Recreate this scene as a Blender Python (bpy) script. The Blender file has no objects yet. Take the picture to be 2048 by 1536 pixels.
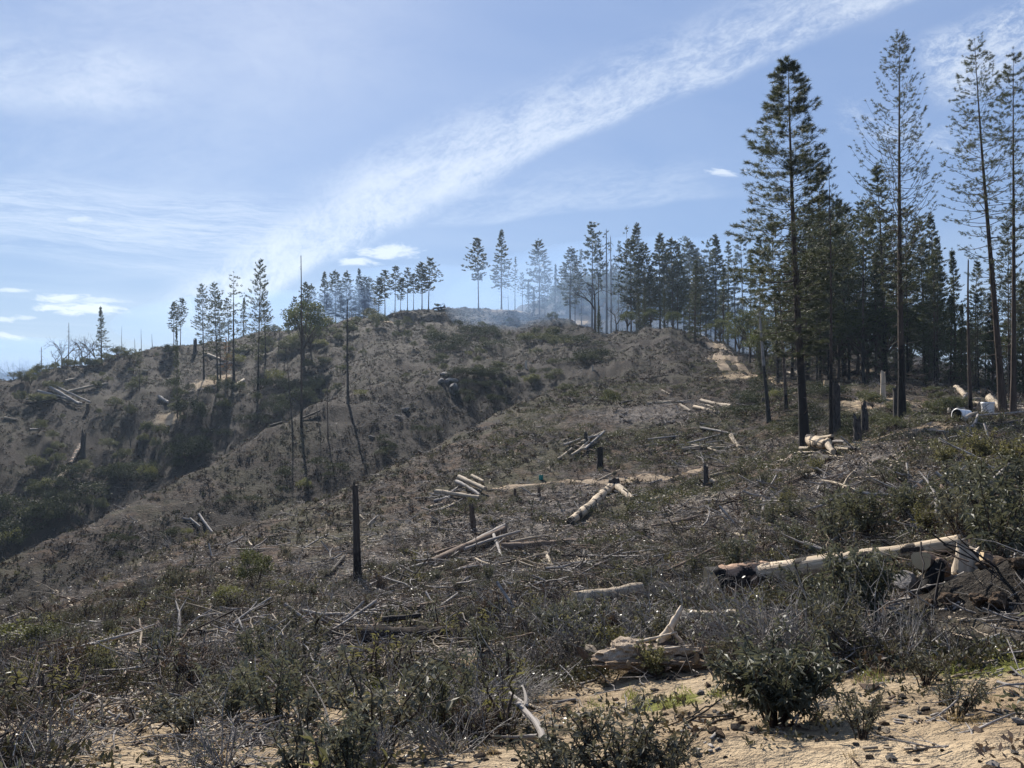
import bpy, math, random
import numpy as np
from mathutils import Vector, Quaternion, Matrix

R = math.radians
random.seed(7)
rng = np.random.default_rng(7)
scene = bpy.context.scene
COL = scene.collection

# ------------------------------------------------------------------ camera
EYE = 1.6
PITCH = R(2.5)
F = 1540.0                      # focal length in pixels of the 2048 px wide photograph
cam_data = bpy.data.cameras.new('camera')
cam = bpy.data.objects.new('camera', cam_data)
COL.objects.link(cam)
cam.location = (0, 0, EYE)
cam.rotation_euler = (R(90) + PITCH, 0, 0)
cam_data.sensor_width = 36
cam_data.lens = 36 * F / 2048
cam_data.clip_start = 0.05
cam_data.clip_end = 5000
scene.camera = cam

# ------------------------------------------------------------------ light
SUN_AZ, SUN_EL = R(-18), R(37)
sun_dir = Vector((math.sin(SUN_AZ) * math.cos(SUN_EL), math.cos(SUN_AZ) * math.cos(SUN_EL), math.sin(SUN_EL)))
sd = bpy.data.lights.new('sun', 'SUN')
sd.energy = 5.0
sd.angle = R(0.5)
sd.color = (1, 0.93, 0.84)
sun = bpy.data.objects.new('sun', sd)
COL.objects.link(sun)
sun.rotation_euler = (-sun_dir).to_track_quat('-Z', 'Y').to_euler()

world = bpy.data.worlds.new('World')
scene.world = world
world.use_nodes = True
scene.view_settings.view_transform = 'Standard'
scene.view_settings.look = 'None'
scene.view_settings.exposure = 0.85
scene.view_settings.gamma = 1.0
scene.view_settings.use_curve_mapping = False
scene.cycles.max_bounces = 5
scene.cycles.diffuse_bounces = 2
scene.cycles.glossy_bounces = 1
scene.cycles.transmission_bounces = 3
scene.cycles.volume_bounces = 0
scene.cycles.transparent_max_bounces = 6
scene.cycles.caustics_reflective = False
scene.cycles.caustics_refractive = False
scene.cycles.sample_clamp_indirect = 6
scene.cycles.use_denoising = True
try:
    scene.cycles.denoiser = 'OPENIMAGEDENOISE'
    scene.cycles.denoising_prefilter = 'ACCURATE'
except Exception:
    pass


class NT:
    """short hand for building node trees"""
    def __init__(s, tree):
        s.t = tree; tree.nodes.clear()
    def n(s, typ, **kw):
        nd = s.t.nodes.new(typ)
        ins = kw.pop('ins', {})
        for k, v in kw.items():
            setattr(nd, k, v)
        for k, v in ins.items():
            s.put(nd.inputs[k], v)
        return nd
    def put(s, sock, v):
        if hasattr(v, 'is_output') or isinstance(v, bpy.types.NodeSocket):
            s.t.links.new(v, sock)
        else:
            if isinstance(v, (tuple, list)) and len(v) == 3 and sock.type == 'RGBA':
                v = (*v, 1)
            sock.default_value = v
    def m(s, op, a, b=0.0, c=None, clamp=False):
        nd = s.t.nodes.new('ShaderNodeMath'); nd.operation = op; nd.use_clamp = clamp
        s.put(nd.inputs[0], a); s.put(nd.inputs[1], b)
        if c is not None: s.put(nd.inputs[2], c)
        return nd.outputs[0]
    def noise(s, vec, scale, detail=4, rough=0.55, dist=0.0):
        nd = s.n('ShaderNodeTexNoise', ins={'Vector': vec, 'Scale': scale, 'Detail': detail, 'Roughness': rough, 'Distortion': dist})
        return nd.outputs[0]
    def step(s, v, a, b):
        nd = s.n('ShaderNodeMapRange', interpolation_type='SMOOTHSTEP', ins={0: v, 1: a, 2: b, 3: 0.0, 4: 1.0})
        return nd.outputs[0]
    def mix(s, f, a, b, blend='MIX'):
        nd = s.t.nodes.new('ShaderNodeMix'); nd.data_type = 'RGBA'; nd.blend_type = blend
        s.put(nd.inputs[0], f); s.put(nd.inputs[6], a); s.put(nd.inputs[7], b)
        return nd.outputs[2]
    def vec(s, x, y, z):
        nd = s.n('ShaderNodeCombineXYZ', ins={0: x, 1: y, 2: z}); return nd.outputs[0]


# ------------------------------------------------------------------ sky
def build_sky():
    q = NT(world.node_tree)
    co = q.n('ShaderNodeTexCoord').outputs['Generated']
    sky = q.n('ShaderNodeTexSky', sky_type='NISHITA', sun_disc=False, sun_elevation=SUN_EL, sun_rotation=SUN_AZ,
              altitude=700, air_density=1.3, dust_density=0.4, ozone_density=3.0)
    sp = q.n('ShaderNodeSeparateXYZ', ins={0: co})
    x, y, z = sp.outputs
    yy = q.m('MAXIMUM', y, 0.12)
    u = q.m('DIVIDE', x, yy); w = q.m('DIVIDE', z, yy)
    def P(px, py):
        d = pix_dir(px, py)
        return d[0] / d[1], d[2] / d[1]
    flat = q.vec(u, w, 0.0)
    warp = q.n('ShaderNodeTexNoise', ins={'Vector': flat, 'Scale': 3.0, 'Detail': 3.0}).outputs['Color']
    wv = q.n('ShaderNodeVectorMath', operation='MULTIPLY_ADD', ins={0: warp, 1: (0.06, 0.06, 0.0), 2: (-0.03, -0.03, 0.0)})
    fw = q.n('ShaderNodeVectorMath', operation='ADD', ins={0: flat, 1: wv.outputs[0]}).outputs[0]
    def frame(p0, p1, src=fw):
        """coordinates along / across a streak of high cloud"""
        (u0, w0), (u1, w1) = P(*p0), P(*p1)
        L = math.hypot(u1 - u0, w1 - w0); c, s_ = (u1 - u0) / L, (w1 - w0) / L
        t = q.n('ShaderNodeSeparateXYZ', ins={0: src})
        du = q.m('SUBTRACT', t.outputs[0], u0); dw = q.m('SUBTRACT', t.outputs[1], w0)
        al = q.m('ADD', q.m('MULTIPLY', du, c), q.m('MULTIPLY', dw, s_))
        ac = q.m('SUBTRACT', q.m('MULTIPLY', dw, c), q.m('MULTIPLY', du, s_))
        return q.m('DIVIDE', al, L), ac
    px = 1 / F
    masks = []
    # main band, lower edge crisp, upper edge feathered
    def band(p0, p1, lo, hi, soft_lo, soft_hi, a0, a1, fade, tex, strength):
        al, ac = frame(p0, p1)
        m1 = q.step(ac, -(lo + soft_lo) * px, -lo * px)
        m2 = q.m('SUBTRACT', 1.0, q.step(ac, hi * px, (hi + soft_hi) * px))
        e = q.m('MULTIPLY', q.step(al, a0, a0 + fade), q.m('SUBTRACT', 1.0, q.step(al, a1 - fade, a1)))
        v = q.vec(q.m('MULTIPLY', al, tex[0]), q.m('MULTIPLY', ac, tex[1]), 0.3)
        n = q.noise(v, 1.0, 9, 0.68, 0.5)
        rp = q.noise(q.vec(q.m('MULTIPLY', al, tex[0] * 7), q.m('MULTIPLY', ac, tex[1] * 5), 2.3), 1.0, 4, .6, .8)
        n = q.m('ADD', n, q.m('MULTIPLY', q.m('SUBTRACT', rp, .5), .42))
        n = q.step(n, tex[2], tex[3])
        r = q.m('MULTIPLY', q.m('MULTIPLY', m1, m2), q.m('MULTIPLY', e, n))
        masks.append(q.m('MULTIPLY', r, strength))
    band((700, 448), (1800, -25), 8, 30, 34, 125, -0.12, 1.5, 0.25, (9.0, 26.0, 0.24, 0.74), 0.88)
    band((880, 385), (1400, 120), 22, 16, 24, 60, -0.15, 1.1, 0.4, (14.0, 60.0, 0.3, 0.75), 0.45)
    band((360, 640), (860, 385), 22, 35, 30, 70, -0.15, 1.15, 0.35, (7.0, 22.0, 0.2, 0.7), 0.85)
    band((-150, 400), (720, 482), 34, 30, 34, 60, -0.3, 1.05, 0.3, (3.0, 70.0, 0.28, 0.78), 0.62)
    band((-150, 470), (560, 545), 10, 20, 30, 40, -0.3, 1.05, 0.4, (2.0, 60.0, 0.3, 0.8), 0.35)
    band((720, 450), (1560, 372), 10, 26, 14, 70, -0.05, 1.0, 0.3, (4.0, 26.0, 0.25, 0.85), 0.42)
    band((600, 420), (1000, 300), 20, 20, 50, 60, -0.2, 1.2, 0.5, (5.0, 12.0, 0.2, 0.9), 0.3)
    band((1840, 150), (2200, 20), 45, 40, 50, 60, -0.05, 1.6, 0.2, (7.0, 60.0, 0.3, 0.7), 0.85)
    band((1660, 255), (2150, 330), 6, 20, 20, 60, -0.05, 1.2, 0.15, (7.0, 50.0, 0.4, 0.8), 0.5)
    band((-200, 130), (420, 175), 40, 30, 60, 60, -0.2, 1.0, 0.35, (2.4, 14.0, 0.3, 0.8), 0.6)
    band((-300, -60), (950, 40), 120, 200, 200, 200, -0.3, 1.1, 0.5, (2.0, 5.0, 0.1, 0.9), 0.42)
    band((-300, 330), (700, 300), 60, 80, 140, 140, -0.3, 1.1, 0.5, (2.0, 8.0, 0.1, 0.9), 0.3)
    # small bright clouds
    def puff(cx, cy, rx, ry, strength, tilt=0.0):
        al, ac = frame((cx, cy), (cx + 100, cy - 100 * tilt))
        d = q.m('SQRT', q.m('ADD', q.m('POWER', q.m('MULTIPLY', al, 100.0 / rx), 2.0), q.m('POWER', q.m('DIVIDE', ac, ry * px), 2.0)))
        v = q.vec(q.m('MULTIPLY', al, 2.6), q.m('MULTIPLY', ac, 130.0), 1.7 + cx * 0.37)
        n = q.noise(v, 1.0, 5, 0.6, 0.3)
        d = q.m('ADD', d, q.m('MULTIPLY', q.m('SUBTRACT', n, 0.5), 2.2))
        masks.append(q.m('MULTIPLY', q.m('SUBTRACT', 1.0, q.step(d, 0.25, 1.0)), strength))
    puff(170, 616, 120, 16, 1.0, -0.03); puff(128, 595, 60, 11, 1.0); puff(25, 583, 55, 7, 0.75); puff(215, 600, 60, 8, 0.7)
    puff(22, 676, 50, 7, 0.7, -0.1); puff(12, 645, 32, 7, 0.7); puff(60, 640, 30, 6, 0.6)
    puff(770, 509, 75, 17, 1.0, 0.1); puff(722, 531, 48, 10, 0.95); puff(1443, 350, 34, 10, 0.95, -0.1); puff(165, 436, 34, 9, 0.6)
    tot = masks[0]
    for m_ in masks[1:]:
        tot = q.m('SUBTRACT', 1.0, q.m('MULTIPLY', q.m('SUBTRACT', 1.0, tot), q.m('SUBTRACT', 1.0, m_)))
    # a thin veil of high cloud everywhere, also where the photograph does not look
    zz = q.m('MAXIMUM', z, 0.05)
    pl = q.vec(q.m('DIVIDE', x, zz), q.m('DIVIDE', y, zz), 0.0)
    veil = q.m('MULTIPLY', q.step(q.noise(pl, 0.5, 5, 0.55, 0.6), 0.35, 0.9), 0.28)
    tot = q.m('MULTIPLY', tot, q.step(y, 0.0, 0.25))
    tot = q.m('SUBTRACT', 1.0, q.m('MULTIPLY', q.m('SUBTRACT', 1.0, tot), q.m('SUBTRACT', 1.0, veil)))
    base = q.mix(0.6, sky.outputs[0], SKY_FLAT)          # a thin even veil over the clear sky
    cloud = q.mix(0.25, (7.3, 7.8, 8.8), q.mix(1.0, sky.outputs[0], (1.5, 1.4, 1.3), 'MULTIPLY'))
    colr = q.mix(tot, base, cloud)
    bg = q.n('ShaderNodeBackground', ins={'Color': colr, 'Strength': SKY_STRENGTH})
    out = q.n('ShaderNodeOutputWorld', ins={'Surface': bg.outputs[0]})


SKY_STRENGTH = 0.062
HAZE = 0.0002
SKY_FLAT = (2.25, 3.3, 6.1)


def pix_dir(px, py):
    u = (px - 1024) / F; v = (768 - py) / F
    c, s = math.cos(PITCH), math.sin(PITCH)
    return (u, c - v * s, s + v * c)


def pix_ang(px, py):
    d = pix_dir(px, py)
    return math.atan2(d[0], d[1]), d[2] / math.hypot(d[0], d[1])


build_sky()

# ------------------------------------------------------------------ noise
def vnoise(x, y, seed=0):
    xi = np.floor(x).astype(np.int64); yi = np.floor(y).astype(np.int64)
    fx = x - xi; fy = y - yi
    fx = fx * fx * fx * (fx * (fx * 6 - 15) + 10); fy = fy * fy * fy * (fy * (fy * 6 - 15) + 10)
    def h(a, b):
        v = (a * 374761393 + b * 668265263 + seed * 974711 + 12345) & 0xffffffff
        v = ((v ^ (v >> 13)) * 1274126177) & 0xffffffff
        v = (v ^ (v >> 16)) & 0xffff
        return v / 65535.0 * 2 - 1
    a = h(xi, yi); b = h(xi + 1, yi); c = h(xi, yi + 1); d = h(xi + 1, yi + 1)
    return (a * (1 - fx) + b * fx) * (1 - fy) + (c * (1 - fx) + d * fx) * fy


def fbm(x, y, seed=0, octv=3):
    r = 0; a = 1.0; t = 0
    for i in range(octv):
        r = r + a * vnoise(x * 2 ** i + 17.3 * i, y * 2 ** i - 9.1 * i, seed + i); t += a; a *= 0.5
    return r / t


# ------------------------------------------------------------------ terrain
# columns of the land: for a bearing (given by a pixel column) the distance of each landform and the
# height at which it is seen (py) or its own height (z)
def Y(r, py): return (r, 'p', py)
def Z(r, z): return (r, 'z', z)
COLS = {
    0:    [Y(5, 1536), Y(7.5, 1420), Y(13, 1340), Y(20, 1290), Y(28, 1256), Z(43, -13), Y(65, 1128), Z(86, -21), Y(130, 900), Y(165, 766), Z(210, 2), Y(430, 748)],
    200:  [Y(4.6, 1536), Y(7.5, 1410), Y(12.5, 1310), Y(21, 1230), Y(34, 1160), Z(48, -11.2), Y(72, 1033), Z(93, -17), Y(140, 850), Y(180, 707), Z(225, 9), Y(420, 728)],
    400:  [Y(4.3, 1536), Y(7, 1400), Y(12, 1290), Y(22, 1190), Y(40, 1076), Z(55, -10), Y(80, 927), Z(99, -10.5), Y(142, 800), Y(187, 682), Z(230, 14), Y(400, 690)],
    600:  [Y(4.1, 1536), Y(6.7, 1390), Y(12, 1285), Y(24, 1165), Y(48, 1000), Z(62, -9), Y(92, 824), Z(107, -1.2), Y(147, 740), Y(192, 650), Z(230, 19), Y(330, 655)],
    750:  [Y(4.0, 1536), Y(6.5, 1385), Y(12, 1280), Y(24, 1150), Y(52, 950), Z(66, -7.4), Y(100, 778), Y(118, 735), Y(155, 685), Y(200, 625), Z(235, 25), Z(400, 20)],
    900:  [Y(3.9, 1536), Y(6.5, 1385), Y(12, 1270), Y(26, 1110), Y(60, 876), Z(74, -5.2), Y(105, 768), Y(125, 725), Y(165, 665), Y(215, 609), Z(250, 29), Z(400, 25)],
    1050: [Y(3.9, 1536), Y(6.5, 1382), Y(11.5, 1260), Y(28, 1085), Y(72, 794), Z(86, -.6), Y(112, 745), Y(135, 705), Y(170, 660), Y(210, 618), Z(235, 28.5), Y(300, 598)],
    1200: [Y(3.9, 1536), Y(6.5, 1380), Y(11, 1250), Y(28, 1075), Y(84, 746), Z(96, 3.6), Y(106, 727), Y(115, 710), Y(128, 687), Y(148, 656), Z(180, 16), Y(330, 562)],
    1350: [Y(3.8, 1536), Y(6, 1390), Y(11, 1230), Y(27, 1050), Y(88, 746), Y(96, 730), Y(103, 712), Y(111, 695), Y(120, 674), Y(130, 656), Z(165, 14), Y(330, 585)],
    1500: [Y(3.7, 1536), Y(5.8, 1390), Y(10.5, 1220), Y(26, 1020), Y(86, 755), Y(95, 741), Y(103, 728), Y(111, 718), Y(118, 710), Y(125, 703), Z(165, 11), Y(320, 650)],
    1700: [Y(3.6, 1536), Y(5.5, 1390), Y(9.5, 1220), Y(20, 1020), Y(36, 890), Y(50, 835), Y(62, 800), Y(76, 770), Y(92, 740), Y(110, 712), Z(150, 9), Y(320, 690)],
    1900: [Y(3.5, 1536), Y(5.2, 1390), Y(8.5, 1220), Y(15, 1020), Y(26, 900), Y(38, 850), Y(52, 815), Y(66, 790), Y(84, 765), Y(105, 750), Z(150, 6), Y(320, 720)],
    2048: [Y(3.4, 1536), Y(5, 1390), Y(8, 1220), Y(12.5, 1020), Y(22, 890), Y(36, 850), Y(50, 820), Y(64, 800), Y(82, 785), Y(105, 775), Z(150, 4), Y(320, 740)],
}


def build_field():
    NA, NR = 1100, 560
    az_f = np.linspace(R(-43), R(43), NA)
    az_b = np.linspace(R(43), R(317), 62)[1:-1]
    az = np.concatenate([az_f, az_b])                     # full turn, fine in front
    lr = np.linspace(math.log(0.7), math.log(640), NR)
    kn = []
    cols = sorted(COLS)
    A = []
    for c in cols:
        a, _ = pix_ang(c, 835)
        L, T = [math.log(0.5), math.log(2.2)], [(-EYE - 0.02) / 0.5, (-EYE - 0.1) / 2.2]
        for r, k, v in COLS[c]:
            t = pix_ang(c, v)[1] if k == 'p' else (v - EYE) / r
            L.append(math.log(r)); T.append(t)
        L.append(math.log(700)); T.append((-20 - EYE) / 700)
        A.append(a); kn.append((L, T))
    A = np.array(A); KL = np.array([k[0] for k in kn]); KT = np.array([k[1] for k in kn])
    # beyond the frame the last columns go on and meet behind the viewer
    mL = (KL[0] + KL[-1]) / 2; mT = (KT[0] + KT[-1]) / 2 + 0.02
    A = np.concatenate([[A[0] - R(40)], A, [A[-1] + R(40), A[0] - R(40) + 2 * math.pi]])
    KL = np.vstack([mL, KL, mL, mL]); KT = np.vstack([mT, KT, mT, mT])
    dense = np.linspace(A[0], A[-1], 4000)
    def col_interp(K):
        d = np.stack([np.interp(dense, A, K[:, j]) for j in range(K.shape[1])], 1)
        s = R(0.9) / (dense[1] - dense[0]); k = np.exp(-0.5 * (np.arange(-60, 61) / s) ** 2); k /= k.sum()
        d = np.stack([np.convolve(np.pad(d[:, j], 60, mode='edge'), k, 'valid') for j in range(K.shape[1])], 1)
        return np.stack([np.interp(az, dense, d[:, j]) for j in range(K.shape[1])], 1)
    L = col_interp(KL); T = col_interp(KT)
    s = 0.022 / (lr[1] - lr[0]); k = np.exp(-0.5 * (np.arange(-12, 13) / s) ** 2); k /= k.sum()
    TT = np.empty((len(az), NR))
    for i in range(len(az)):
        t = np.interp(lr, L[i], T[i] )
        TT[i] = np.convolve(np.pad(t, 12, mode='edge'), k, 'valid')
    r = np.exp(lr)
    z0 = EYE + TT * r[None, :]
    return az, lr, z0


AZ, LR, Z0 = build_field()
RR = np.exp(LR)
GX = np.sin(AZ)[:, None] * RR[None, :]
GY = np.cos(AZ)[:, None] * RR[None, :]
NFRONT = 1100


def idx_az(a):
    a = np.where(a < AZ[0], a + 2 * math.pi, a)
    i = np.interp(a, AZ, np.arange(len(AZ)))
    return np.clip(i, 0, len(AZ) - 1.001)


def sample(G, x, y):
    x = np.asarray(x, float); y = np.asarray(y, float)
    a = idx_az(np.arctan2(x, y)); l = np.clip(np.interp(np.log(np.maximum(np.hypot(x, y), 0.71)), LR, np.arange(len(LR))), 0, len(LR) - 1.001)
    i = a.astype(int); j = l.astype(int); fa = a - i; fl = l - j
    return (G[i, j] * (1 - fa) + G[i + 1, j] * fa) * (1 - fl) + (G[i, j + 1] * (1 - fa) + G[i + 1, j + 1] * fa) * fl


def hit(px, py):
    """first point of the land under a pixel -> x, y"""
    a, t = pix_ang(px, py)
    i = int(round(float(idx_az(np.array(a)))))
    tt = (Z0[i] - EYE) / RR
    ok = (tt >= t) & (RR > 1.5)
    j = int(np.argmax(ok)) if ok.any() else None
    if j is None or RR[j] > 260:
        lim = RR < 240                                    # just above a skyline: take the crest
        j = int(np.argmax(np.where(lim, tt, -9)))
    r = RR[j]
    if j > 0 and tt[j] > t > tt[j - 1]:
        f = (t - tt[j - 1]) / (tt[j] - tt[j - 1]); r = RR[j - 1] * (1 - f) + RR[j] * f
    return math.sin(a) * r, math.cos(a) * r


# bare soil and litter patches: place and radius; each stays a patch of its own colour on the ground
SOIL = [(1250, 1400, 1.1), (1400, 1470, 0.9), (1150, 1500, .8), (1300, 1520, 1.2), (1650, 1480, 1.0), (1800, 1490, 1.1), (1960, 1510, 1.1), (2040, 1380, .8),
        (1720, 1390, .5), (1480, 1340, .5), (740, 1390, .7), (560, 1440, .8), (620, 1500, .7), (300, 1500, .7), (180, 1440, .5), (350, 1290, 1.2), (880, 1500, .7),
        (1495, 752, 3.5), (1400, 672, 1.6), (1440, 690, 1.9), (1462, 705, 2.1), (1452, 722, 2.3), (1530, 757, 3), (1750, 812, 2.5), (1620, 790, 2), (1820, 870, 2), (1700, 890, 1.6), (100, 1460, .8), (250, 1400, .7), (480, 1400, .6), (400, 1520, .8), (820, 1400, .6), (960, 1335, .5), (700, 1335, .4), (1030, 612, 8), (1150, 645, 5), (425, 768, 4), (335, 838, 2.5), (770, 640, 4), (1610, 720, 3), (1730, 745, 3), (1850, 770, 2.5)]
SOIL_W = [(*hit(a, b), c) for a, b, c in SOIL]
MOSS = [(250, 1335, .9), (330, 1345, .7), (700, 1370, .5), (520, 1370, .5), (2010, 1325, .6), (1940, 1325, .4), (440, 1310, .6), (1330, 1400, .35)]
MOSS_W = [(*hit(a, b), c) for a, b, c in MOSS]
PALE = [(150, 1420, 1.2), (330, 1400, 1.0), (80, 1500, .8), (480, 1350, 1.2), (420, 1480, .6), (560, 1260, 1.6), (900, 1210, 1.8), (1020, 1180, 1.8), (1080, 1130, 2), (1230, 1160, 1.6), (1220, 1060, 2.4), (1350, 1130, 1.8), (1430, 1000, 2.4), (1640, 1030, 1.6), (1850, 1030, 1.6), (980, 1050, 3), (1130, 1000, 3), (860, 1060, 2.5), (1600, 870, 2.5), (250, 1330, 1.4), (60, 1400, 1.2), (820, 1190, 2.2), (760, 1130, 3), (700, 1170, 2.5), (1150, 1120, 2.4), (1300, 1080, 2.4), (1400, 1030, 2.6), (1560, 1000, 2.4), (1500, 1060, 2), (1700, 930, 2.4), (1650, 960, 2),
        (1020, 1320, .8), (960, 1350, .7), (1290, 840, 4), (1350, 830, 4), (780, 830, 4), (840, 800, 3.5), (200, 760, 7), (1900, 940, 1.5), (1780, 990, 2.0), (400, 1250, 2)]
PALE_W = [(*hit(a, b), c) for a, b, c in PALE]


BURN = [(1880, 1225, .6), (1960, 1225, .6), (2030, 1225, .6), (1130, 715, 7), (1110, 735, 7), (1060, 765, 8), (1000, 800, 8), (940, 836, 8), (895, 858, 8), (850, 800, 8), (800, 880, 7), (720, 925, 7), (650, 960, 6), (560, 812, 7), (480, 850, 8), (400, 890, 9), (330, 925, 9), (250, 968, 8), (620, 790, 5), (820, 650, 8), (870, 720, 7), (960, 700, 8), (1000, 760, 8), (150, 1025, 8), (60, 1070, 8), (740, 850, 7), (620, 960, 6), (430, 1040, 5), (300, 1100, 5), (120, 1180, 5), (880, 840, 6), (350, 860, 8), (150, 830, 7), (700, 720, 8), (1180, 700, 6)]  # burnt ground, with gully, tree and mound shade painted in as darker patches
BURN_SHADE_W = [(*hit(a, b), c) for a, b, c in BURN]
CLEAR = [(x_, y_, .55) for x_ in range(735, 910, 30) for y_ in (1300, 1325)] + [(x_, 1230, .8) for x_ in range(1800, 2060, 40)] + [(x_, 1275, .5) for x_ in range(1820, 2060, 40)] + [(1308, 1352, .45), (1308, 1380, .45), (1425, 1275, .4), (1690, 1255, .4), (1850, 1175, .3), (1500, 1040, .6)] + [(x_, 1242 - .2 * (x_ - 1150), .35) for x_ in range(1150, 1290, 25)] + [(x_, 1192 - .2 * (x_ - 1440), .4) for x_ in range(1440, 1930, 35)]
CLEAR_W = [(*hit(a, b), c) for a, b, c in CLEAR]


def patch(x, y, W, seed):
    v = np.zeros(np.shape(x))
    for cx, cy, r in W:
        d = np.hypot(x - cx, y - cy) / r
        v = np.maximum(v, np.where(d < 2, np.exp(-d * d * 1.1), 0))
    return v


def detail(x, y):
    r = np.hypot(x, y); a = np.arctan2(x, y)
    z = 0.05 * fbm(x * 1.9, y * 1.9, 3, 3) * np.clip((40 - r) / 30, 0, 1)
    z = z + fbm(x * .33, y * .33, 11, 4) * np.interp(r, [2, 6, 15, 60, 140], [.04, .1, .22, .4, .55])
    z = z + fbm(x * .95, y * .95, 57, 3) * np.interp(r, [6, 20, 50, 110, 200], [0, .1, .22, .25, .15])
    z = z + fbm(x * .07, y * .07, 23, 2) * np.interp(r, [10, 40, 90, 200], [0, .35, .8, 1.1])
    z = z + fbm(a * 34, np.log(r + 1) * 4.5, 31, 3) * np.interp(r, [70, 110, 180, 260], [0, .9, 1.2, 1.2])
    return z


DET = detail(GX, GY)
DET -= np.interp(RR, [0.7, 3], [0, 0])[None, :]
# heaped earth of the torn-out root plate, and a cut bank above the skid road
MOUNDS = [((1880, 1215), 0.5, 0.17), ((1960, 1212), 0.5, 0.2), ((2040, 1205), 0.5, .2), ((1470, 1505), 0.3, 0.10), ((1310, 1345), 0.4, 0.10),
          ((250, 1490), .4, .14)]
for (mx, my), rad, hgt in MOUNDS:
    cx, cy = hit(mx, my)
    d = np.hypot(GX - cx, GY - cy) / rad
    DET += np.where(d < 2.2, hgt * np.exp(-d ** 2) * (1 + 0.35 * fbm(GX * 3, GY * 3, 77, 3)), 0)
ZG = Z0 + DET


def H(x, y):
    return sample(ZG, x, y)


def G3(px, py, r=None):
    """ground point under a pixel, or at distance r along that bearing"""
    if r is None:
        x, y = hit(px, py)
    else:
        a, _ = pix_ang(px, py); x, y = math.sin(a) * r, math.cos(a) * r
    return Vector((x, y, float(H(x, y))))


def at_depth(px, py, r):
    a, t = pix_ang(px, py)
    return Vector((math.sin(a) * r, math.cos(a) * r, EYE + t * r))


def to_pix(v):
    c, s = math.cos(PITCH), math.sin(PITCH)
    y = v[1] * c + (v[2] - EYE) * s; z = -v[1] * s + (v[2] - EYE) * c
    return 1024 + F * v[0] / max(y, .01), 768 - F * z / max(y, .01)


# ------------------------------------------------------------------ mesh helpers
class Geo:
    def __init__(s):
        s.v = []; s.f = []; s.n = 0
    def add(s, V, Fc, m=0):
        V = np.asarray(V, np.float32); Fc = np.asarray(Fc, np.int64)
        s.v.append(V); s.f.append((Fc + s.n, m)); s.n += len(V)
    def tube(s, P, rad, sides=6, m=0, cap=False):
        P = np.asarray(P, float); rad = np.asarray(rad, float); n = len(P)
        T = np.gradient(P, axis=0); T /= np.linalg.norm(T, axis=1)[:, None] + 1e-9
        ref = np.array([0, 0, 1.0]) if abs(T[:, 2]).mean() < .8 else np.array([1.0, 0, 0])
        U = np.cross(T, ref); U /= np.linalg.norm(U, axis=1)[:, None] + 1e-9
        W = np.cross(T, U)
        a = np.arange(sides) / sides * 2 * math.pi
        ring = P[:, None, :] + rad.reshape(n, -1)[:, :, None] * (U[:, None, :] * np.cos(a)[None, :, None] + W[:, None, :] * np.sin(a)[None, :, None])
        V = ring.reshape(-1, 3)
        i = np.arange(n - 1)[:, None] * sides; j = np.arange(sides)[None, :]
        a0 = i + j; a1 = i + (j + 1) % sides
        s.add(V, np.stack([a0, a1, a1 + sides, a0 + sides], -1).reshape(-1, 4), m)
        if cap:
            for e, fl in ((0, 1), (n - 1, -1)):
                V2 = np.vstack([ring[e], P[e][None]])
                k = np.arange(sides)
                Fq = np.stack([k, (k + 1) % sides, np.full(sides, sides)], -1)
                s.add(V2, Fq[:, ::-1] if fl == 1 else Fq, m)
    def tris(s, A, B, C, m=0):
        n = len(A); V = np.stack([A, B, C], 1).reshape(-1, 3)
        s.add(V, np.arange(n * 3).reshape(-1, 3), m)
    def quads(s, A, B, C, D, m=0):
        n = len(A); V = np.stack([A, B, C, D], 1).reshape(-1, 3)
        s.add(V, np.arange(n * 4).reshape(-1, 4), m)
    def mesh(s, name, mats, smooth=False):
        me = bpy.data.meshes.new(name)
        V = np.concatenate(s.v); me.vertices.add(len(V)); me.vertices.foreach_set('co', V.ravel())
        li = np.concatenate([f.ravel() for f, m in s.f]); tot = np.concatenate([np.full(len(f), f.shape[1]) for f, m in s.f])
        mi = np.concatenate([np.full(len(f), m) for f, m in s.f])
        me.loops.add(len(li)); me.loops.foreach_set('vertex_index', li.astype(np.int32))
        me.polygons.add(len(tot)); me.polygons.foreach_set('loop_start', np.concatenate([[0], np.cumsum(tot)[:-1]]).astype(np.int32))
        me.polygons.foreach_set('loop_total', tot.astype(np.int32)); me.polygons.foreach_set('material_index', mi.astype(np.int32))
        if smooth: me.polygons.foreach_set('use_smooth', np.ones(len(tot), bool))
        for mt in (mats if isinstance(mats, (list, tuple)) else [mats]): me.materials.append(mt)
        me.update(calc_edges=True)
        return me


def unit(v):
    return v / (np.linalg.norm(v, axis=-1, keepdims=True) + 1e-9)


def new_obj(name, me, parent=None, loc=None):
    o = bpy.data.objects.new(name, me); COL.objects.link(o)
    if parent is not None: o.parent = parent
    if loc is not None: o.location = loc
    return o


def tag(o, label, cat, group=None, kind=None):
    if label: o['label'] = label
    if cat: o['category'] = cat
    if group: o['group'] = group
    if kind: o['kind'] = kind
    return o


def structure(o):
    o['kind'] = 'structure'; return o


def stuff(o, label=None, cat=None):
    o['kind'] = 'stuff'
    if label: o['label'] = label
    if cat: o['category'] = cat
    return o


def empty(name, loc=(0, 0, 0)):
    o = bpy.data.objects.new(name, None); COL.objects.link(o); o.location = loc; o.empty_display_size = .2
    return o


# ------------------------------------------------------------------ materials
def mat(name, build):
    m = bpy.data.materials.new(name); m.use_nodes = True
    q = NT(m.node_tree); sh = build(q)
    q.n('ShaderNodeOutputMaterial', ins={'Surface': sh})
    return m


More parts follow.
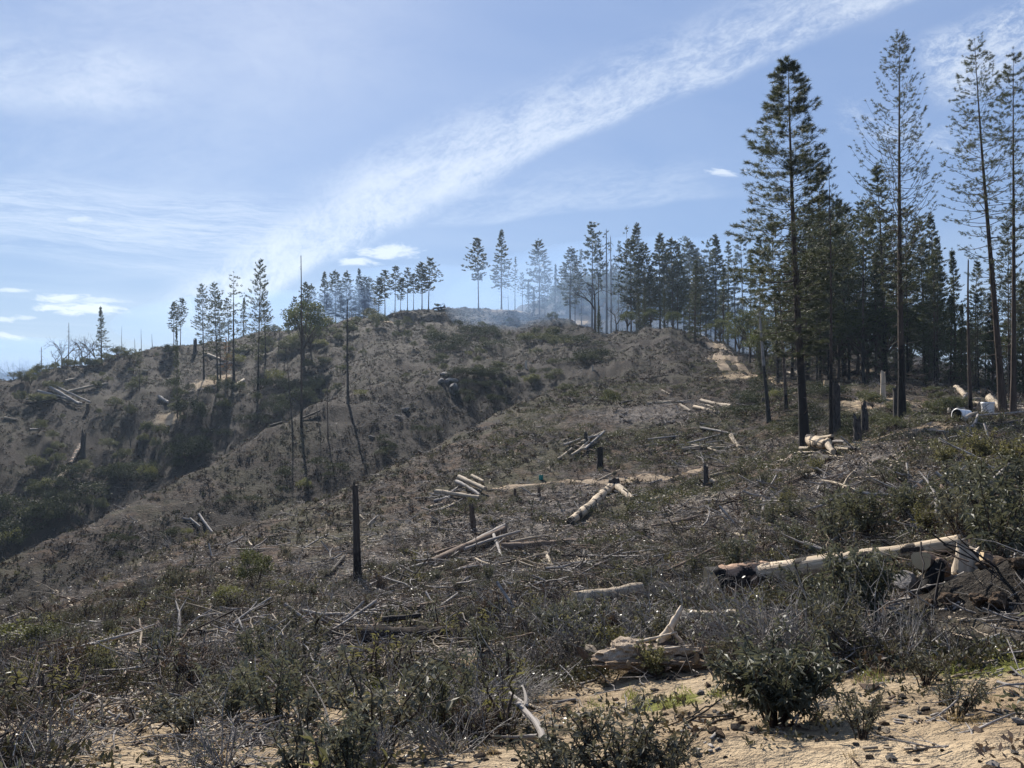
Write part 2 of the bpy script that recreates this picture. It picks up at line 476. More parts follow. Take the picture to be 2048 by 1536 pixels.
def princ(q, col, rough=.8, spec=.3, normal=None, **kw):
    nd = q.n('ShaderNodeBsdfPrincipled', ins={'Base Color': col, 'Roughness': rough, 'Specular IOR Level': spec, **kw})
    if normal is not None: q.put(nd.inputs['Normal'], normal)
    return nd.outputs[0]


def bump(q, h, strength=.5, dist=.05):
    return q.n('ShaderNodeBump', ins={'Height': h, 'Strength': strength, 'Distance': dist}).outputs[0]


def leaf_mat(name, c0, c1, trans=.35, rough=.45, spec=.5, tcol=None, scale=3.0):
    def b(q):
        tc = q.n('ShaderNodeTexCoord').outputs['Object']
        rnd = q.n('ShaderNodeObjectInfo').outputs['Random']
        f = q.m('ADD', q.step(q.noise(tc, scale, 3), .3, .7), q.m('MULTIPLY', q.m('SUBTRACT', rnd, .5), .7), clamp=True)
        c = q.mix(f, c0, c1)
        a = princ(q, c, rough, spec)
        t = q.n('ShaderNodeBsdfTranslucent', ins={'Color': q.mix(.55, c, tcol or tuple(min(1, x * 2.2) for x in c1))}).outputs[0]
        return q.n('ShaderNodeMixShader', ins={0: trans, 1: a, 2: t}).outputs[0]
    return mat(name, b)


def bark_mat(name, c0, c1, char_h=None, rough=.9, grain=(14, 14, 1.2), char=(.014, .013, .013), soft=1.6):
    def b(q):
        tc = q.n('ShaderNodeTexCoord').outputs['Object']
        mp = q.n('ShaderNodeMapping', ins={'Vector': tc, 'Scale': grain}).outputs[0]
        n = q.noise(mp, 1.0, 5, .65)
        c = q.mix(q.step(n, .3, .7), c0, c1)
        if char_h is not None:
            z = q.n('ShaderNodeSeparateXYZ', ins={0: tc}).outputs[2]
            e = q.m('ADD', z, q.m('MULTIPLY', q.m('SUBTRACT', q.noise(tc, 1.3, 4, .6), .5), soft * 3.2))
            k = q.m('SUBTRACT', 1.0, q.step(e, char_h - soft * .35, char_h + soft * .35))
            c = q.mix(q.m('MULTIPLY', k, .93), c, char)
        return princ(q, c, rough, .2, bump(q, n, .8, .03))
    return mat(name, b)


def wood_mat(name, c0, c1, c2=None, rough=.75, axis=0, thr=.52):
    """c2: dark bark that still clings to the log in patches"""
    sc = [26, 26, 26]; sc[axis] = 1.4
    def b(q):
        tc = q.n('ShaderNodeTexCoord').outputs['Object']
        rnd = q.n('ShaderNodeObjectInfo').outputs['Random']
        off = q.n('ShaderNodeVectorMath', operation='ADD', ins={0: tc, 1: q.vec(q.m('MULTIPLY', rnd, 37.0), 0.0, 0.0)}).outputs[0]
        mp = q.n('ShaderNodeMapping', ins={'Vector': off, 'Scale': tuple(sc)}).outputs[0]
        n = q.noise(mp, 1.0, 5, .65)
        c = q.mix(q.step(n, .28, .72), c0, c1)
        h = n
        if c2:
            pn = q.noise(off, 2.6, 4, .62)
            k = q.step(pn, thr, thr + .06)
            c = q.mix(k, c, c2); h = q.m('ADD', n, q.m('MULTIPLY', k, .7))
        return princ(q, c, rough, .08, bump(q, h, .8, .025))
    return mat(name, b)

# ------------------------------------------------------------------ the land
def ground_material():
    def b(q):
        tc = q.n('ShaderNodeTexCoord').outputs['Object']
        def attr(nm): return q.n('ShaderNodeAttribute', attribute_name=nm).outputs['Fac']
        soil, moss, pale, far, burn = attr('soil'), attr('moss'), attr('pale'), attr('far'), attr('burn')
        n_big = q.noise(tc, .16, 4, .6); n_mid = q.noise(tc, .9, 5, .62); n_sm = q.noise(tc, 5.5, 5, .65); n_fine = q.noise(tc, 28.0, 4, .65)
        char = q.mix(q.step(n_sm, .3, .7), (.019, .016, .014), (.062, .048, .039))
        litter = q.mix(q.step(n_fine, .32, .68), (.07, .055, .044), (.21, .185, .165))
        duff = q.mix(q.step(n_sm, .35, .7), (.062, .041, .028), (.15, .098, .062))
        tan = q.mix(q.step(n_mid, .3, .72), (.25, .185, .115), (.43, .34, .225))
        tan = q.mix(q.m('MULTIPLY', q.step(n_fine, .55, .75), .5), tan, (.11, .075, .045))
        tan = q.mix(q.m('MULTIPLY', q.step(n_sm, .54, .68), .7), tan, (.14, .10, .065))
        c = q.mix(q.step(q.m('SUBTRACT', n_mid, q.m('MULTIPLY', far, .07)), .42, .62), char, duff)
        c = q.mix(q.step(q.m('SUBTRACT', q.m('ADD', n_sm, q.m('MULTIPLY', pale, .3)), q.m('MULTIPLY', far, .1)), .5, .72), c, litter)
        olive = q.mix(q.step(n_fine, .35, .7), (.035, .038, .018), (.105, .10, .05))
        c = q.mix(q.m('MULTIPLY', q.step(n_big, .46, .6), q.m('ADD', .35, q.m('MULTIPLY', q.step(n_sm, .4, .6), .5))), c, olive)
        chips = q.mix(q.step(n_fine, .42, .68), (.095, .082, .07), (.48, .43, .375))
        pk = q.step(q.m('ADD', pale, q.m('MULTIPLY', q.m('SUBTRACT', n_sm, .5), 1.5)), .3, .75)
        c = q.mix(q.m('MULTIPLY', pk, .75), c, chips)
        bk = q.step(q.m('ADD', burn, q.m('MULTIPLY', q.m('SUBTRACT', n_mid, .5), 1.1)), .3, .75)  # char and painted-in shade, blended over the ground colour
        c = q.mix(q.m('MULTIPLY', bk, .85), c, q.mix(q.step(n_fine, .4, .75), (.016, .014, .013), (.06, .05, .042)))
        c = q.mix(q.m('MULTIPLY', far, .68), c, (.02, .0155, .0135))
        sk = q.step(q.m('ADD', soil, q.m('ADD', q.m('MULTIPLY', q.m('SUBTRACT', n_mid, .5), 1.3), q.m('MULTIPLY', q.m('SUBTRACT', n_sm, .5), 1.3))), .28, .58)
        c = q.mix(sk, c, tan)
        mk = q.step(q.m('ADD', moss, q.m('MULTIPLY', q.m('SUBTRACT', n_sm, .5), 1.2)), .35, .65)
        c = q.mix(mk, c, q.mix(q.step(n_fine, .35, .65), (.075, .082, .018), (.21, .21, .055)))
        spk = q.n('ShaderNodeTexVoronoi', ins={'Vector': tc, 'Scale': 3.2}).outputs['Distance']
        h = q.m('ADD', q.m('ADD', q.m('MULTIPLY', n_sm, 1.2), q.m('MULTIPLY', n_fine, .35)), q.m('MULTIPLY', spk, .5))
        bn = q.n('ShaderNodeBump', ins={'Height': h, 'Strength': .9, 'Distance': .16}).outputs[0]
        return princ(q, c, .95, .12, bn)
    return mat('earth_and_litter', b)


def build_land():
    nA, nR = GX.shape
    front = nA
    V = np.stack([GX, GY, ZG], -1).reshape(-1, 3)
    i = np.arange(nA)[:, None]; j = np.arange(nR - 1)[None, :]
    i2 = (i + 1) % nA
    Fq = np.stack([i * nR + j, i * nR + j + 1, i2 * nR + j + 1, i2 * nR + j], -1).reshape(-1, 4)
    g = Geo(); g.add(V, Fq)
    # the patch right under the viewer
    c = len(V)
    k = np.arange(nA)
    g2 = np.stack([k * nR, ((k + 1) % nA) * nR, np.full(nA, c)], -1)
    g.v.append(np.array([[0, 0, -.02]], np.float32)); g.f.append((g2, 0)); g.n += 1
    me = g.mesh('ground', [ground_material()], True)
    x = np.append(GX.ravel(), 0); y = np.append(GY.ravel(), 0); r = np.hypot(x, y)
    for nm, W in (('soil', SOIL_W), ('moss', MOSS_W), ('pale', PALE_W), ('burn', BURN_SHADE_W)):
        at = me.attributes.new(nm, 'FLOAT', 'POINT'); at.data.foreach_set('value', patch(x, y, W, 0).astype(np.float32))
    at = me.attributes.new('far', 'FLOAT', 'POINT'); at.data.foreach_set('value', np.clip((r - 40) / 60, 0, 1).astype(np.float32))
    return structure(new_obj('ground', me))


build_land()


def track_mat():
    def b(q):
        tc = q.n('ShaderNodeTexCoord').outputs['Object']
        n = q.noise(tc, 1.4, 5, .65); f = q.noise(tc, 16.0, 4, .65)
        c = q.mix(q.step(n, .3, .7), (.20, .15, .105), (.37, .29, .20))
        c = q.mix(q.m('MULTIPLY', q.step(f, .5, .75), .6), c, (.12, .085, .055))
        return princ(q, c, .95, .1, bump(q, q.m('ADD', n, q.m('MULTIPLY', f, .4)), .8, .08))
    return mat('dry_track_earth', b)


TRACK = track_mat()


def path(pts, widths, seed, lift=.05, off=0.0):
    """a worn track draped on the ground, its edge ragged"""
    P = [np.array(hit(*p)) for p in pts]
    n = 90
    t = np.linspace(0, len(P) - 1, n)
    x = np.interp(t, range(len(P)), [p[0] for p in P]); y = np.interp(t, range(len(P)), [p[1] for p in P]); w = np.interp(t, range(len(P)), widths)
    k = np.ones(9) / 9
    x = np.convolve(np.pad(x, 4, mode='edge'), k, 'valid'); y = np.convolve(np.pad(y, 4, mode='edge'), k, 'valid')
    T = unit(np.stack([np.gradient(x), np.gradient(y)], -1)); Nn = np.stack([-T[:, 1], T[:, 0]], -1)
    x = x + Nn[:, 0] * off; y = y + Nn[:, 1] * off
    s = np.linspace(-1, 1, 9); rows = []
    for q_, sv in enumerate(s):
        e = w * (1 + .45 * fbm(t * 3.1 + 50 * (sv > 0), t * 0 + seed, seed, 3)) * .5 * sv
        rows.append(np.stack([x + Nn[:, 0] * e, y + Nn[:, 1] * e], -1))
    G = np.stack(rows, 1)
    z = H(G[..., 0], G[..., 1]) + np.where(np.abs(s) > .95, -.06, lift)[None, :] - .03 * np.exp(-((np.abs(s) - .5) / .18) ** 2)[None, :]
    V = np.concatenate([G, z[..., None]], -1).reshape(-1, 3)
    i = np.arange(n - 1)[:, None] * 9; j = np.arange(8)[None, :]
    g = Geo(); g.add(V, np.stack([i + j, i + j + 1, i + j + 10, i + j + 9], -1).reshape(-1, 4))
    o = new_obj('path', g.mesh('path', [TRACK], True)); structure(o)
    return np.stack([x, y], -1), w


TRAIL = [(1300, 658.5), (1345, 659), (1385, 667), (1425, 685), (1462, 703), (1448, 722), (1470, 738), (1530, 752)]
PATHS = [path(TRAIL, [.9, 1.0, 1.2, 1.3, 1.4, 1.4, 1.5, 1.0], 3, off=.95), path(TRAIL, [.9, 1.0, 1.2, 1.3, 1.3, 1.4, 1.5, 1.0], 4, off=-.95),
         path([(860, 985), (940, 972), (1040, 966), (1180, 958), (1290, 948), (1420, 937)], [.2, .5, .8, .9, 1.2, .4], 5, .03),
         path([(1690, 888), (1760, 880), (1840, 872), (1920, 866)], [.4, .8, .9, .5], 6),
         path([(1700, 806), (1750, 812), (1810, 818)], [.8, 2.0, .8], 8)]

# ------------------------------------------------------------------ tree materials
M_NEEDLE = leaf_mat('pine_needles', (.02, .031, .015), (.054, .068, .03), .28, .5, .4, (.16, .17, .06), .8)
M_NEEDLE_SOFT = leaf_mat('pine_needles_pale', (.035, .05, .03), (.085, .10, .05), .3, .5, .4, (.16, .18, .08), .8)
M_NEEDLE_BROWN = leaf_mat('scorched_needles', (.07, .035, .016), (.17, .085, .035), .3, .6, .3, (.3, .16, .06), .9)
M_LEAF_OAK = leaf_mat('evergreen_leaves', (.03, .045, .016), (.085, .10, .034), .25, .65, .2, (.17, .19, .05), .7)
M_LEAF_BRUSH = leaf_mat('gully_brush_leaves', (.016, .021, .011), (.055, .062, .030), .14, .7, .15, (.1, .12, .04), .8)
M_LEAF_HILL = leaf_mat('brush_leaves', (.036, .043, .019), (.10, .105, .048), .22, .65, .2, (.2, .21, .08), .8)
M_LEAF_YEL = leaf_mat('yellow_green_leaves', (.06, .066, .022), (.15, .148, .055), .3, .6, .2, (.27, .28, .08), 1.2)
M_BARK = bark_mat('pine_bark', (.036, .027, .022), (.105, .075, .058), None)
M_BARK_CHAR = bark_mat('pine_bark_charred', (.04, .03, .025), (.115, .085, .066), 5.0, soft=2.2)
M_BARK_LOW = bark_mat('trunk_charred_low', (.05, .038, .032), (.12, .09, .07), 1.8, soft=1.0)
M_TWIG = bark_mat('dead_twig', (.045, .036, .032), (.11, .09, .078), None, grain=(9, 9, 2))
M_SNAG_GREY = bark_mat('weathered_snag', (.17, .155, .14), (.36, .34, .31), 4.2, soft=1.6)
M_SNAG_FAR = bark_mat('bleached_snag', (.10, .09, .085), (.22, .20, .185), None)
M_CHAR = bark_mat('charred_wood', (.011, .010, .010), (.085, .074, .068), None, rough=.75, grain=(22, 22, 4))


# ------------------------------------------------------------------ tree shapes
def tufts(g, C, D, blades, L, w, spread, r, m=0):
    """bunches of needles: thin blades that leave each twig tip"""
    n = len(C)
    if n == 0: return
    C = np.repeat(C, blades, 0); D = np.repeat(D, blades, 0)
    d = unit(D + spread * r.normal(size=D.shape))
    l = L * r.uniform(.65, 1.15, (len(d), 1))
    s = unit(np.cross(d, r.normal(size=d.shape))) * w * .5
    base = C + D * L * r.uniform(-.55, .15, (len(d), 1))
    tip = base + d * l
    g.tris(base - s, base + s, tip, m)


def trunk_geo(h, r0, sway, r, sides=8, n=12, top=.02, flare=.35):
    t = np.linspace(0, 1, n) ** .9
    ph = r.uniform(0, 6.28, 2)
    x = sway * (np.sin(t * 3.1 + ph[0]) - math.sin(ph[0])) * t; y = sway * (np.sin(t * 2.6 + ph[1]) - math.sin(ph[1])) * t
    P = np.stack([x, y, t * h - .35 * (t == 0)], -1)
    rad = r0 * ((1 - t) * (1 - top) + top) * (1 + flare * np.exp(-t * h / .45))
    return P, rad


def pine_shape(seed, h=20., r0=.24, base=.45, wid=2.4, step=.5, per=5, shape='column', up=.5, droop=.1, tuft_n=7, blades=12, needle=.22, nw=.022,
               spread=.55, dead=14, sway=.12, fill=1.0, twig_sides=3, bend=1.0, cross=.35, gap=0.0):
    """trunk mesh and crown (limbs + needle bunches) of one pine"""
    r = np.random.default_rng(seed)
    gt, gl = Geo(), Geo()
    P, rad = trunk_geo(h, r0, sway, r)
    gt.tube(P, rad, 8)
    def on(z):
        return np.array([np.interp(z, P[:, 2], P[:, 0]), np.interp(z, P[:, 2], P[:, 1]), z]), np.interp(z, P[:, 2], rad)
    z = base * h; TC, TD = [], []; lop = r.uniform(0, 6.28)
    while z < h * .985:
        f = (z - base * h) / (h * (1 - base))
        if shape == 'column': pr = min(1.0, .45 + f * 2.2) * min(1.0, (1 - f) ** .62 * 1.35)
        elif shape == 'cone': pr = (1 - f) ** .85 * min(1, .6 + f * 3)
        else: pr = min(1.0, .6 + f) * min(1., (1 - f) ** .5 * 1.15)
        k = max(2, int(round(per * r.uniform(.7, 1.3))))
        a0 = r.uniform(0, 6.28)
        for b in range(k):
            if r.random() < gap * (1 - f) + .12: continue
            a = a0 + b * 6.283 / k + r.normal() * .25
            L = max(.25, wid * pr * r.uniform(.45 if h < 20.5 else .65, 1.22 if h < 20.5 else 1.1) * (1 + (.24 if h < 20.5 else .12) * math.cos(a - lop)))
            o, tr = on(z + r.normal() * step * .25)
            e = (-droop + (up - -droop) * f * .7) + r.normal() * .2
            n = 5; t = np.linspace(0, 1, n)
            hd = np.array([math.cos(a), math.sin(a), 0]); sdv = np.array([-math.sin(a), math.cos(a), 0])
            lat = r.normal() * .12
            B = o + hd * (L * t * (1 - .12 * bend * t))[:, None] + sdv * (L * lat * t ** 2)[:, None] + np.array([0, 0, 1.]) * (L * (math.tan(e) * t + up * bend * .55 * t ** 2.2))[:, None]
            br = max(.006, tr * .28 * (.5 + .5 * pr))
            gl.tube(B, br * (1 - .8 * t), twig_sides, 0)
            nt = max(2, int(round(tuft_n * (.45 + .55 * pr) * fill * r.uniform(.7, 1.25))))
            q = np.sort(1 - r.random(nt) ** 1.35 * .72); q[-1] = 1.0
            c = np.stack([np.interp(q, t, B[:, j]) for j in range(3)], -1)
            off = (1 - q * .7)[:, None] * L * cross * (sdv * r.uniform(-1, 1, (nt, 1)) + hd * r.uniform(0, .35, (nt, 1)) + np.array([0, 0, 1.]) * r.uniform(-.15, .4, (nt, 1)))
            off[-1] = 0
            tip = c + off
            tdir = unit(off * 1.3 + hd * L * .25 + np.array([0, 0, .22 * L]) + 1e-6)
            # twigs as thin slivers
            wv = np.cross(tdir, [0, 0, 1.]); wv = unit(wv) * br * .3
            gl.tris(c - wv, c + wv, tip, 0)
            TC.append(tip); TD.append(tdir)
        z += step * r.uniform(.55, 1.5) * (1 - .35 * f)
    TC.append(np.array([P[-1]])); TD.append(np.array([[0, 0, 1.]]))
    tufts(gl, np.concatenate(TC), np.concatenate(TD), blades, needle, nw, spread, r, 1)
    # dead twigs under the crown
    for i in range(dead):
        zz = h * (base * r.uniform(.35, 1.05)); o, tr = on(zz); a = r.uniform(0, 6.28); L = wid * r.uniform(.25, .7)
        hd = np.array([math.cos(a), math.sin(a), 0]); t = np.linspace(0, 1, 4)
        B = o + hd * (L * t)[:, None] + np.array([0, 0, 1.]) * (L * (r.uniform(-.5, .1) * t + .25 * t ** 2))[:, None]
        gl.tube(B, max(.006, tr * .14) * (1 - .85 * t), 3, 0)
    return gt, gl, h


def snag_shape(seed, h=14., r0=.2, n_br=22, blen=1.2, base=.35, droop=.35, top=.25, sway=.1, twigs=2, thick=.012):
    r = np.random.default_rng(seed); gt, gl = Geo(), Geo()
    P, rad = trunk_geo(h, r0, sway, r, top=top); gt.tube(P, rad, 8, cap=True)
    # a splintered top
    for i in range(4):
        a = r.uniform(0, 6.28); o = P[-1] + np.array([math.cos(a), math.sin(a), 0]) * rad[-1] * .5
        gt.tube([o - [0, 0, .1], o + [0, 0, r.uniform(.1, .45) * max(r0 * 3, .3)]], [rad[-1] * .4, .004], 4)
    for i in range(n_br):
        f = r.uniform(0, 1); z = h * (base + (1 - base) * f * .98); a = r.uniform(0, 6.28); L = blen * (1.1 - .8 * f) * r.uniform(.4, 1.2)
        o = np.array([np.interp(z, P[:, 2], P[:, 0]), np.interp(z, P[:, 2], P[:, 1]), z]); hd = np.array([math.cos(a), math.sin(a), 0]); t = np.linspace(0, 1, 5)
        B = o + hd * (L * t)[:, None] + np.array([0, 0, 1.]) * (L * (r.uniform(-droop, .25) * t - droop * t ** 2))[:, None]
        gl.tube(B, max(thick, np.interp(z, P[:, 2], rad) * .22) * (1 - .8 * t), 3)
        for k in range(twigs):
            q = r.uniform(.4, .95); c = np.array([np.interp(q, t, B[:, j]) for j in range(3)])
            d = unit(hd * .6 + r.normal(size=3) * .6 + np.array([0, 0, -.3])) * L * .35
            gl.tube([c, c + d], [.01, .003], 3)
    return gt, gl, h


def bare_shape(seed, h=9., r0=.16, depth=5, spread=.55, fork=.25):
    """a leafless broad-leaved tree"""
    r = np.random.default_rng(seed); gt, gl = Geo(), Geo()
    def grow(o, d, L, rad, lev):
        n = 4; t = np.linspace(0, 1, n); b = r.normal(size=3) * .16
        P = o + d * (L * t)[:, None] + b * (L * t ** 2)[:, None]
        (gt if lev <= 1 else gl).tube(P, rad * (1 - .35 * t), 6 if lev <= 1 else 3)
        if lev >= depth: return
        e = P[-1]
        for k in range(2 if lev < 2 else r.integers(2, 4)):
            nd = unit(d + r.normal(size=3) * spread + np.array([0, 0, .12]))
            grow(e, nd, L * r.uniform(.6, .85), rad * .58, lev + 1)
        if lev > 0:
            for k in range(2):
                q = r.integers(1, n - 1); nd = unit(d + r.normal(size=3) * spread * 1.6)
                if lev + 2 <= depth: grow(P[q], nd, L * .55, rad * .4, lev + 2)
    grow(np.array([0, 0, -.2]), np.array([0, 0, 1.]), h * fork + .2, r0, 0)
    return gt, gl, float(max(v[:, 2].max() for v in gt.v + gl.v))


def leafy_shape(seed, h=6., r0=.12, rx=1.9, crown=(.35, 1.), clumps=42, leaves=70, leaf=.13, round_=1.0):
    """an evergreen broad-leaved tree or big bush: forked stems and clumps of leaves"""
    r = np.random.default_rng(seed); gt, gl = Geo(), Geo()
    cz = h * (crown[0] + crown[1]) / 2; rz = h * (crown[1] - crown[0]) / 2
    d = unit(r.normal(size=(clumps, 3))); d[:, 2] = np.abs(d[:, 2]) * 1.1 - .35 * r.random(clumps)
    rad = r.uniform(.45, 1.0, clumps) ** .6
    lump = 1 + .28 * np.sin(d[:, 0] * 3 + seed) + .2 * np.sin(d[:, 1] * 5 + seed * 2)
    C = np.array([0, 0, cz]) + d * rad[:, None] * lump[:, None] * np.array([rx, rx, rz])
    C[:, 2] = np.clip(C[:, 2], h * .08, h)
    fork = np.array([0, 0, h * crown[0] * .7])
    gt.tube([[0, 0, -.2], fork * .5, fork], [r0 * 1.2, r0, r0 * .85], 7)
    for c in C[:: max(1, clumps // 14)]:
        m_ = (fork + c) / 2 + np.array([0, 0, .12 * h]) * r.uniform(0, 1)
        gt.tube([fork, m_, c], [r0 * .5, r0 * .3, .012], 4)
    cs = rx * r.uniform(.2, .36, clumps)
    n = clumps * leaves
    cc = np.repeat(C, leaves, 0); cr = np.repeat(cs, leaves)[:, None]
    o = unit(r.normal(size=(n, 3))) * cr * (r.random((n, 1)) ** .45) * np.array([1, 1, .72])
    p = cc + o
    dr = unit(unit(o) * .7 + r.normal(size=(n, 3)) * .7)
    s = unit(np.cross(dr, r.normal(size=(n, 3)))) * leaf * .26; L = leaf * r.uniform(.6, 1.2, (n, 1))
    gl.quads(p, p + dr * L * .5 - s, p + dr * L, p + dr * L * .5 + s, 1)
    return gt, gl, h


PROTO = {}


def proto(key, shape, trunk_mat, crown_mats, trunk='trunk', crown='crown'):
    gt, gl, h = shape
    PROTO[key] = (gt.mesh(key + '_trunk', [trunk_mat], True), gl.mesh(key + '_crown', crown_mats) if gl.n else None, h, trunk, crown)


def place_tree(key, name, base, top, width=1.0, spin=None, label=None, cat='tree', group=None):
    """a tree of its own: an Empty at its foot carries trunk and crown"""
    tm, cm, h, tn, cn = PROTO[key]
    v = top - base; s = v.length / h
    e = empty(name, base)
    e.rotation_mode = 'QUATERNION'
    qv = Vector((0, 0, 1)).rotation_difference(v.normalized())
    e.rotation_quaternion = qv @ Quaternion((0, 0, 1), random.uniform(0, 6.28) if spin is None else spin)
    e.scale = (s * width, s * width, s)
    new_obj(tn, tm, e)
    if cm is not None:
        c = new_obj(cn, cm, e)
        if cn in ('dead_limbs', 'bare_limbs'): c['kind'] = 'stuff'
    tag(e, label, cat, group)
    return e


far = dict(blades=12, needle=.34, nw=.09, twig_sides=3, spread=.7)
for k in range(3):
    proto(f'crest{k}', pine_shape(100 + k, 16, .13, .36 + .07 * k, 2.75, .5, 5, 'column', .4, .3, 9, dead=8, **far), M_BARK, [M_TWIG, M_NEEDLE])
    proto(f'wood{k}', pine_shape(200 + k, 22, .17, .22 + .08 * k, 3.5, .55, 5, ['column', 'cone', 'column'][k], .38, .35, 10, dead=20, **far), M_BARK, [M_TWIG, M_NEEDLE])
    proto(f'thin{k}', pine_shape(300 + k, 20, .16, .34 + .08 * k, 2.6, .7, 4, ['cone', 'column', 'round'][k], .4, .2, 7, dead=22, gap=.35, **far), M_BARK, [M_TWIG, M_NEEDLE_SOFT])
    proto(f'slope{k}', pine_shape(400 + k, 19, .17, .28 + .07 * k, 2.6, .5, 5, 'column', .45, .25, 8, blades=9, needle=.3, nw=.06, dead=16), M_BARK_CHAR, [M_TWIG, M_NEEDLE])
    proto(f'deep{k}', pine_shape(500 + k, 18, .15, .16 + .07 * k, 3.1, .5, 5, ['column', 'cone', 'round'][k], .4, .2, 13, blades=9, needle=.28, nw=.05, dead=26), M_BARK_CHAR, [M_TWIG, M_NEEDLE])
for k in range(2):
    proto(f'fir{k}', pine_shape(600 + k, 14, .2, .06, 2.6, .42, 6, 'cone', .25, .3, 8, blades=8, needle=.3, nw=.07, spread=.7, dead=0, cross=.45), M_BARK, [M_TWIG, M_NEEDLE])
    proto(f'cedar{k}', pine_shape(620 + k, 10, .16, .04, 1.5, .32, 7, 'cone', .5, -.15, 8, blades=9, needle=.22, nw=.06, spread=.8, dead=0, cross=.5), M_BARK, [M_TWIG, M_NEEDLE])
    proto(f'snag{k}', snag_shape(640 + k, 12, .19, 40, 2.0, .2, .45, .3, thick=.03), M_SNAG_FAR, [M_SNAG_FAR], crown='dead_limbs')
    proto(f'pole{k}', snag_shape(660 + k, 15, .17, 9, .7, .3, .2, .3, .14), M_BARK_LOW, [M_TWIG], crown='dead_limbs')
    proto(f'burnt{k}', snag_shape(680 + k, 10, .16, 18, .6, .4, .25, .25, .12), M_CHAR, [M_CHAR], crown='dead_limbs')
    proto(f'bare{k}', bare_shape(700 + k), M_TWIG, [M_TWIG], crown='bare_limbs')
    proto(f'oak{k}', leafy_shape(720 + k, 6, .13, 2.0, (.4, 1.), 46, 80, .2), M_BARK, [M_TWIG, M_LEAF_OAK])
proto('spire', pine_shape(800, 16, .17, .12, 1.5, .9, 3, 'column', .12, .3, 3, blades=6, needle=.3, nw=.07, dead=30, gap=.6), M_SNAG_FAR, [M_TWIG, M_NEEDLE])
proto('flag', pine_shape(810, 18, .2, .30, 2.0, .85, 4, 'round', .1, .12, 6, blades=10, needle=.3, nw=.06, dead=16, gap=.25, bend=.3), M_BARK_CHAR, [M_TWIG, M_NEEDLE])
proto('brown', pine_shape(820, 10, .12, .15, 1.3, .5, 4, 'column', .2, .2, 5, blades=6, needle=.26, nw=.05, dead=8), M_CHAR, [M_TWIG, M_NEEDLE_BROWN])
# the four tall pines close by, each of its own growth
proto('hero_dense', pine_shape(901, 21, .165, .24, 2.35, .45, 6, 'column', .5, .2, 17, blades=26, needle=.19, nw=.016, spread=1.15, dead=34, sway=.16, fill=1.25, twig_sides=4, cross=.42), M_BARK_CHAR, [M_TWIG, M_NEEDLE])
proto('hero_open', pine_shape(912, 26, .19, .30, 2.9, .55, 6, 'column', .6, .12, 12, blades=22, needle=.17, nw=.015, spread=.95, dead=30, sway=.1, fill=.9, twig_sides=4, cross=.3, bend=1.9), M_BARK_CHAR, [M_TWIG, M_NEEDLE])
proto('hero_lean', pine_shape(923, 26, .20, .34, 2.9, .62, 5, 'column', .5, .15, 14, blades=22, needle=.18, nw=.016, spread=.95, dead=40, sway=.12, fill=.95, twig_sides=4, cross=.42), M_BARK, [M_TWIG, M_NEEDLE])
proto('hero_edge', pine_shape(934, 25, .15, .48, 2.3, .62, 5, 'column', .5, .15, 15, blades=22, needle=.18, nw=.016, spread=.95, dead=46, sway=.1, fill=.95, twig_sides=4, cross=.4), M_BARK, [M_TWIG, M_NEEDLE])
proto('near_thin', pine_shape(945, 17, .125, .42, 1.7, .6, 4, 'column', .45, .2, 8, blades=16, needle=.17, nw=.018, spread=.95, dead=30, sway=.1, twig_sides=3), M_BARK_CHAR, [M_TWIG, M_NEEDLE])
proto('near_grey', snag_shape(956, 8, .16, 16, .7, .25, .2, .45, .08), M_SNAG_GREY, [M_TWIG], crown='dead_limbs')
proto('near_black', snag_shape(967, 12, .17, 26, .9, .35, .25, .3, .1), M_BARK_LOW, [M_TWIG], crown='dead_limbs')

# ------------------------------------------------------------------ the trees, one by one
def tree(key, name, b, t, label, r=None, width=1.0, cat='tree', group=None, spin=None):
    base = G3(b[0], b[1], r) if r else G3(*b)
    rr = math.hypot(base.x, base.y)
    top = at_depth(t[0], t[1], rr)
    base = base - Vector((0, 0, .08))
    return place_tree(key, name, base, top, width, spin, label, cat, group)


FG = 'tall pines at the clearing edge'
tree('hero_dense', 'ponderosa_pine', (1610, 893), (1570, 106), 'tallest dense dark pine with a charred foot beside the split log heap', width=1.45, group=FG, spin=.4)
tree('hero_open', 'ponderosa_pine', (1804, 838), (1792, 68), 'tall pine with sparse upswept bare boughs, its foot beside a black broken stump', width=1.2, group=FG, spin=1.2)
tree('hero_lean', 'ponderosa_pine', (2006, 826), (1953, 80), 'tall open pine leaning left, second from the right edge', width=1.2, group=FG, spin=2.2)
tree('hero_edge', 'ponderosa_pine', (2026, 826), (2034, 96), 'slim tall pine cut off by the right edge of the view', r=44, width=1.2, group=FG, spin=.9)
tree('near_thin', 'ponderosa_pine', (1662, 892), (1659, 300), 'thin pine with a straight slim trunk, right of the tallest dense pine', width=.95, group=FG)
tree('near_grey', 'snag', (1538, 845), (1521, 625), 'bare silver grey dead trunk with black foot, left of the tallest pine', cat='snag', group=FG)
tree('near_black', 'snag', (1573, 832), (1560, 560), 'thin dark trunk between the silver dead trunk and the tallest pine', cat='snag', group=FG)

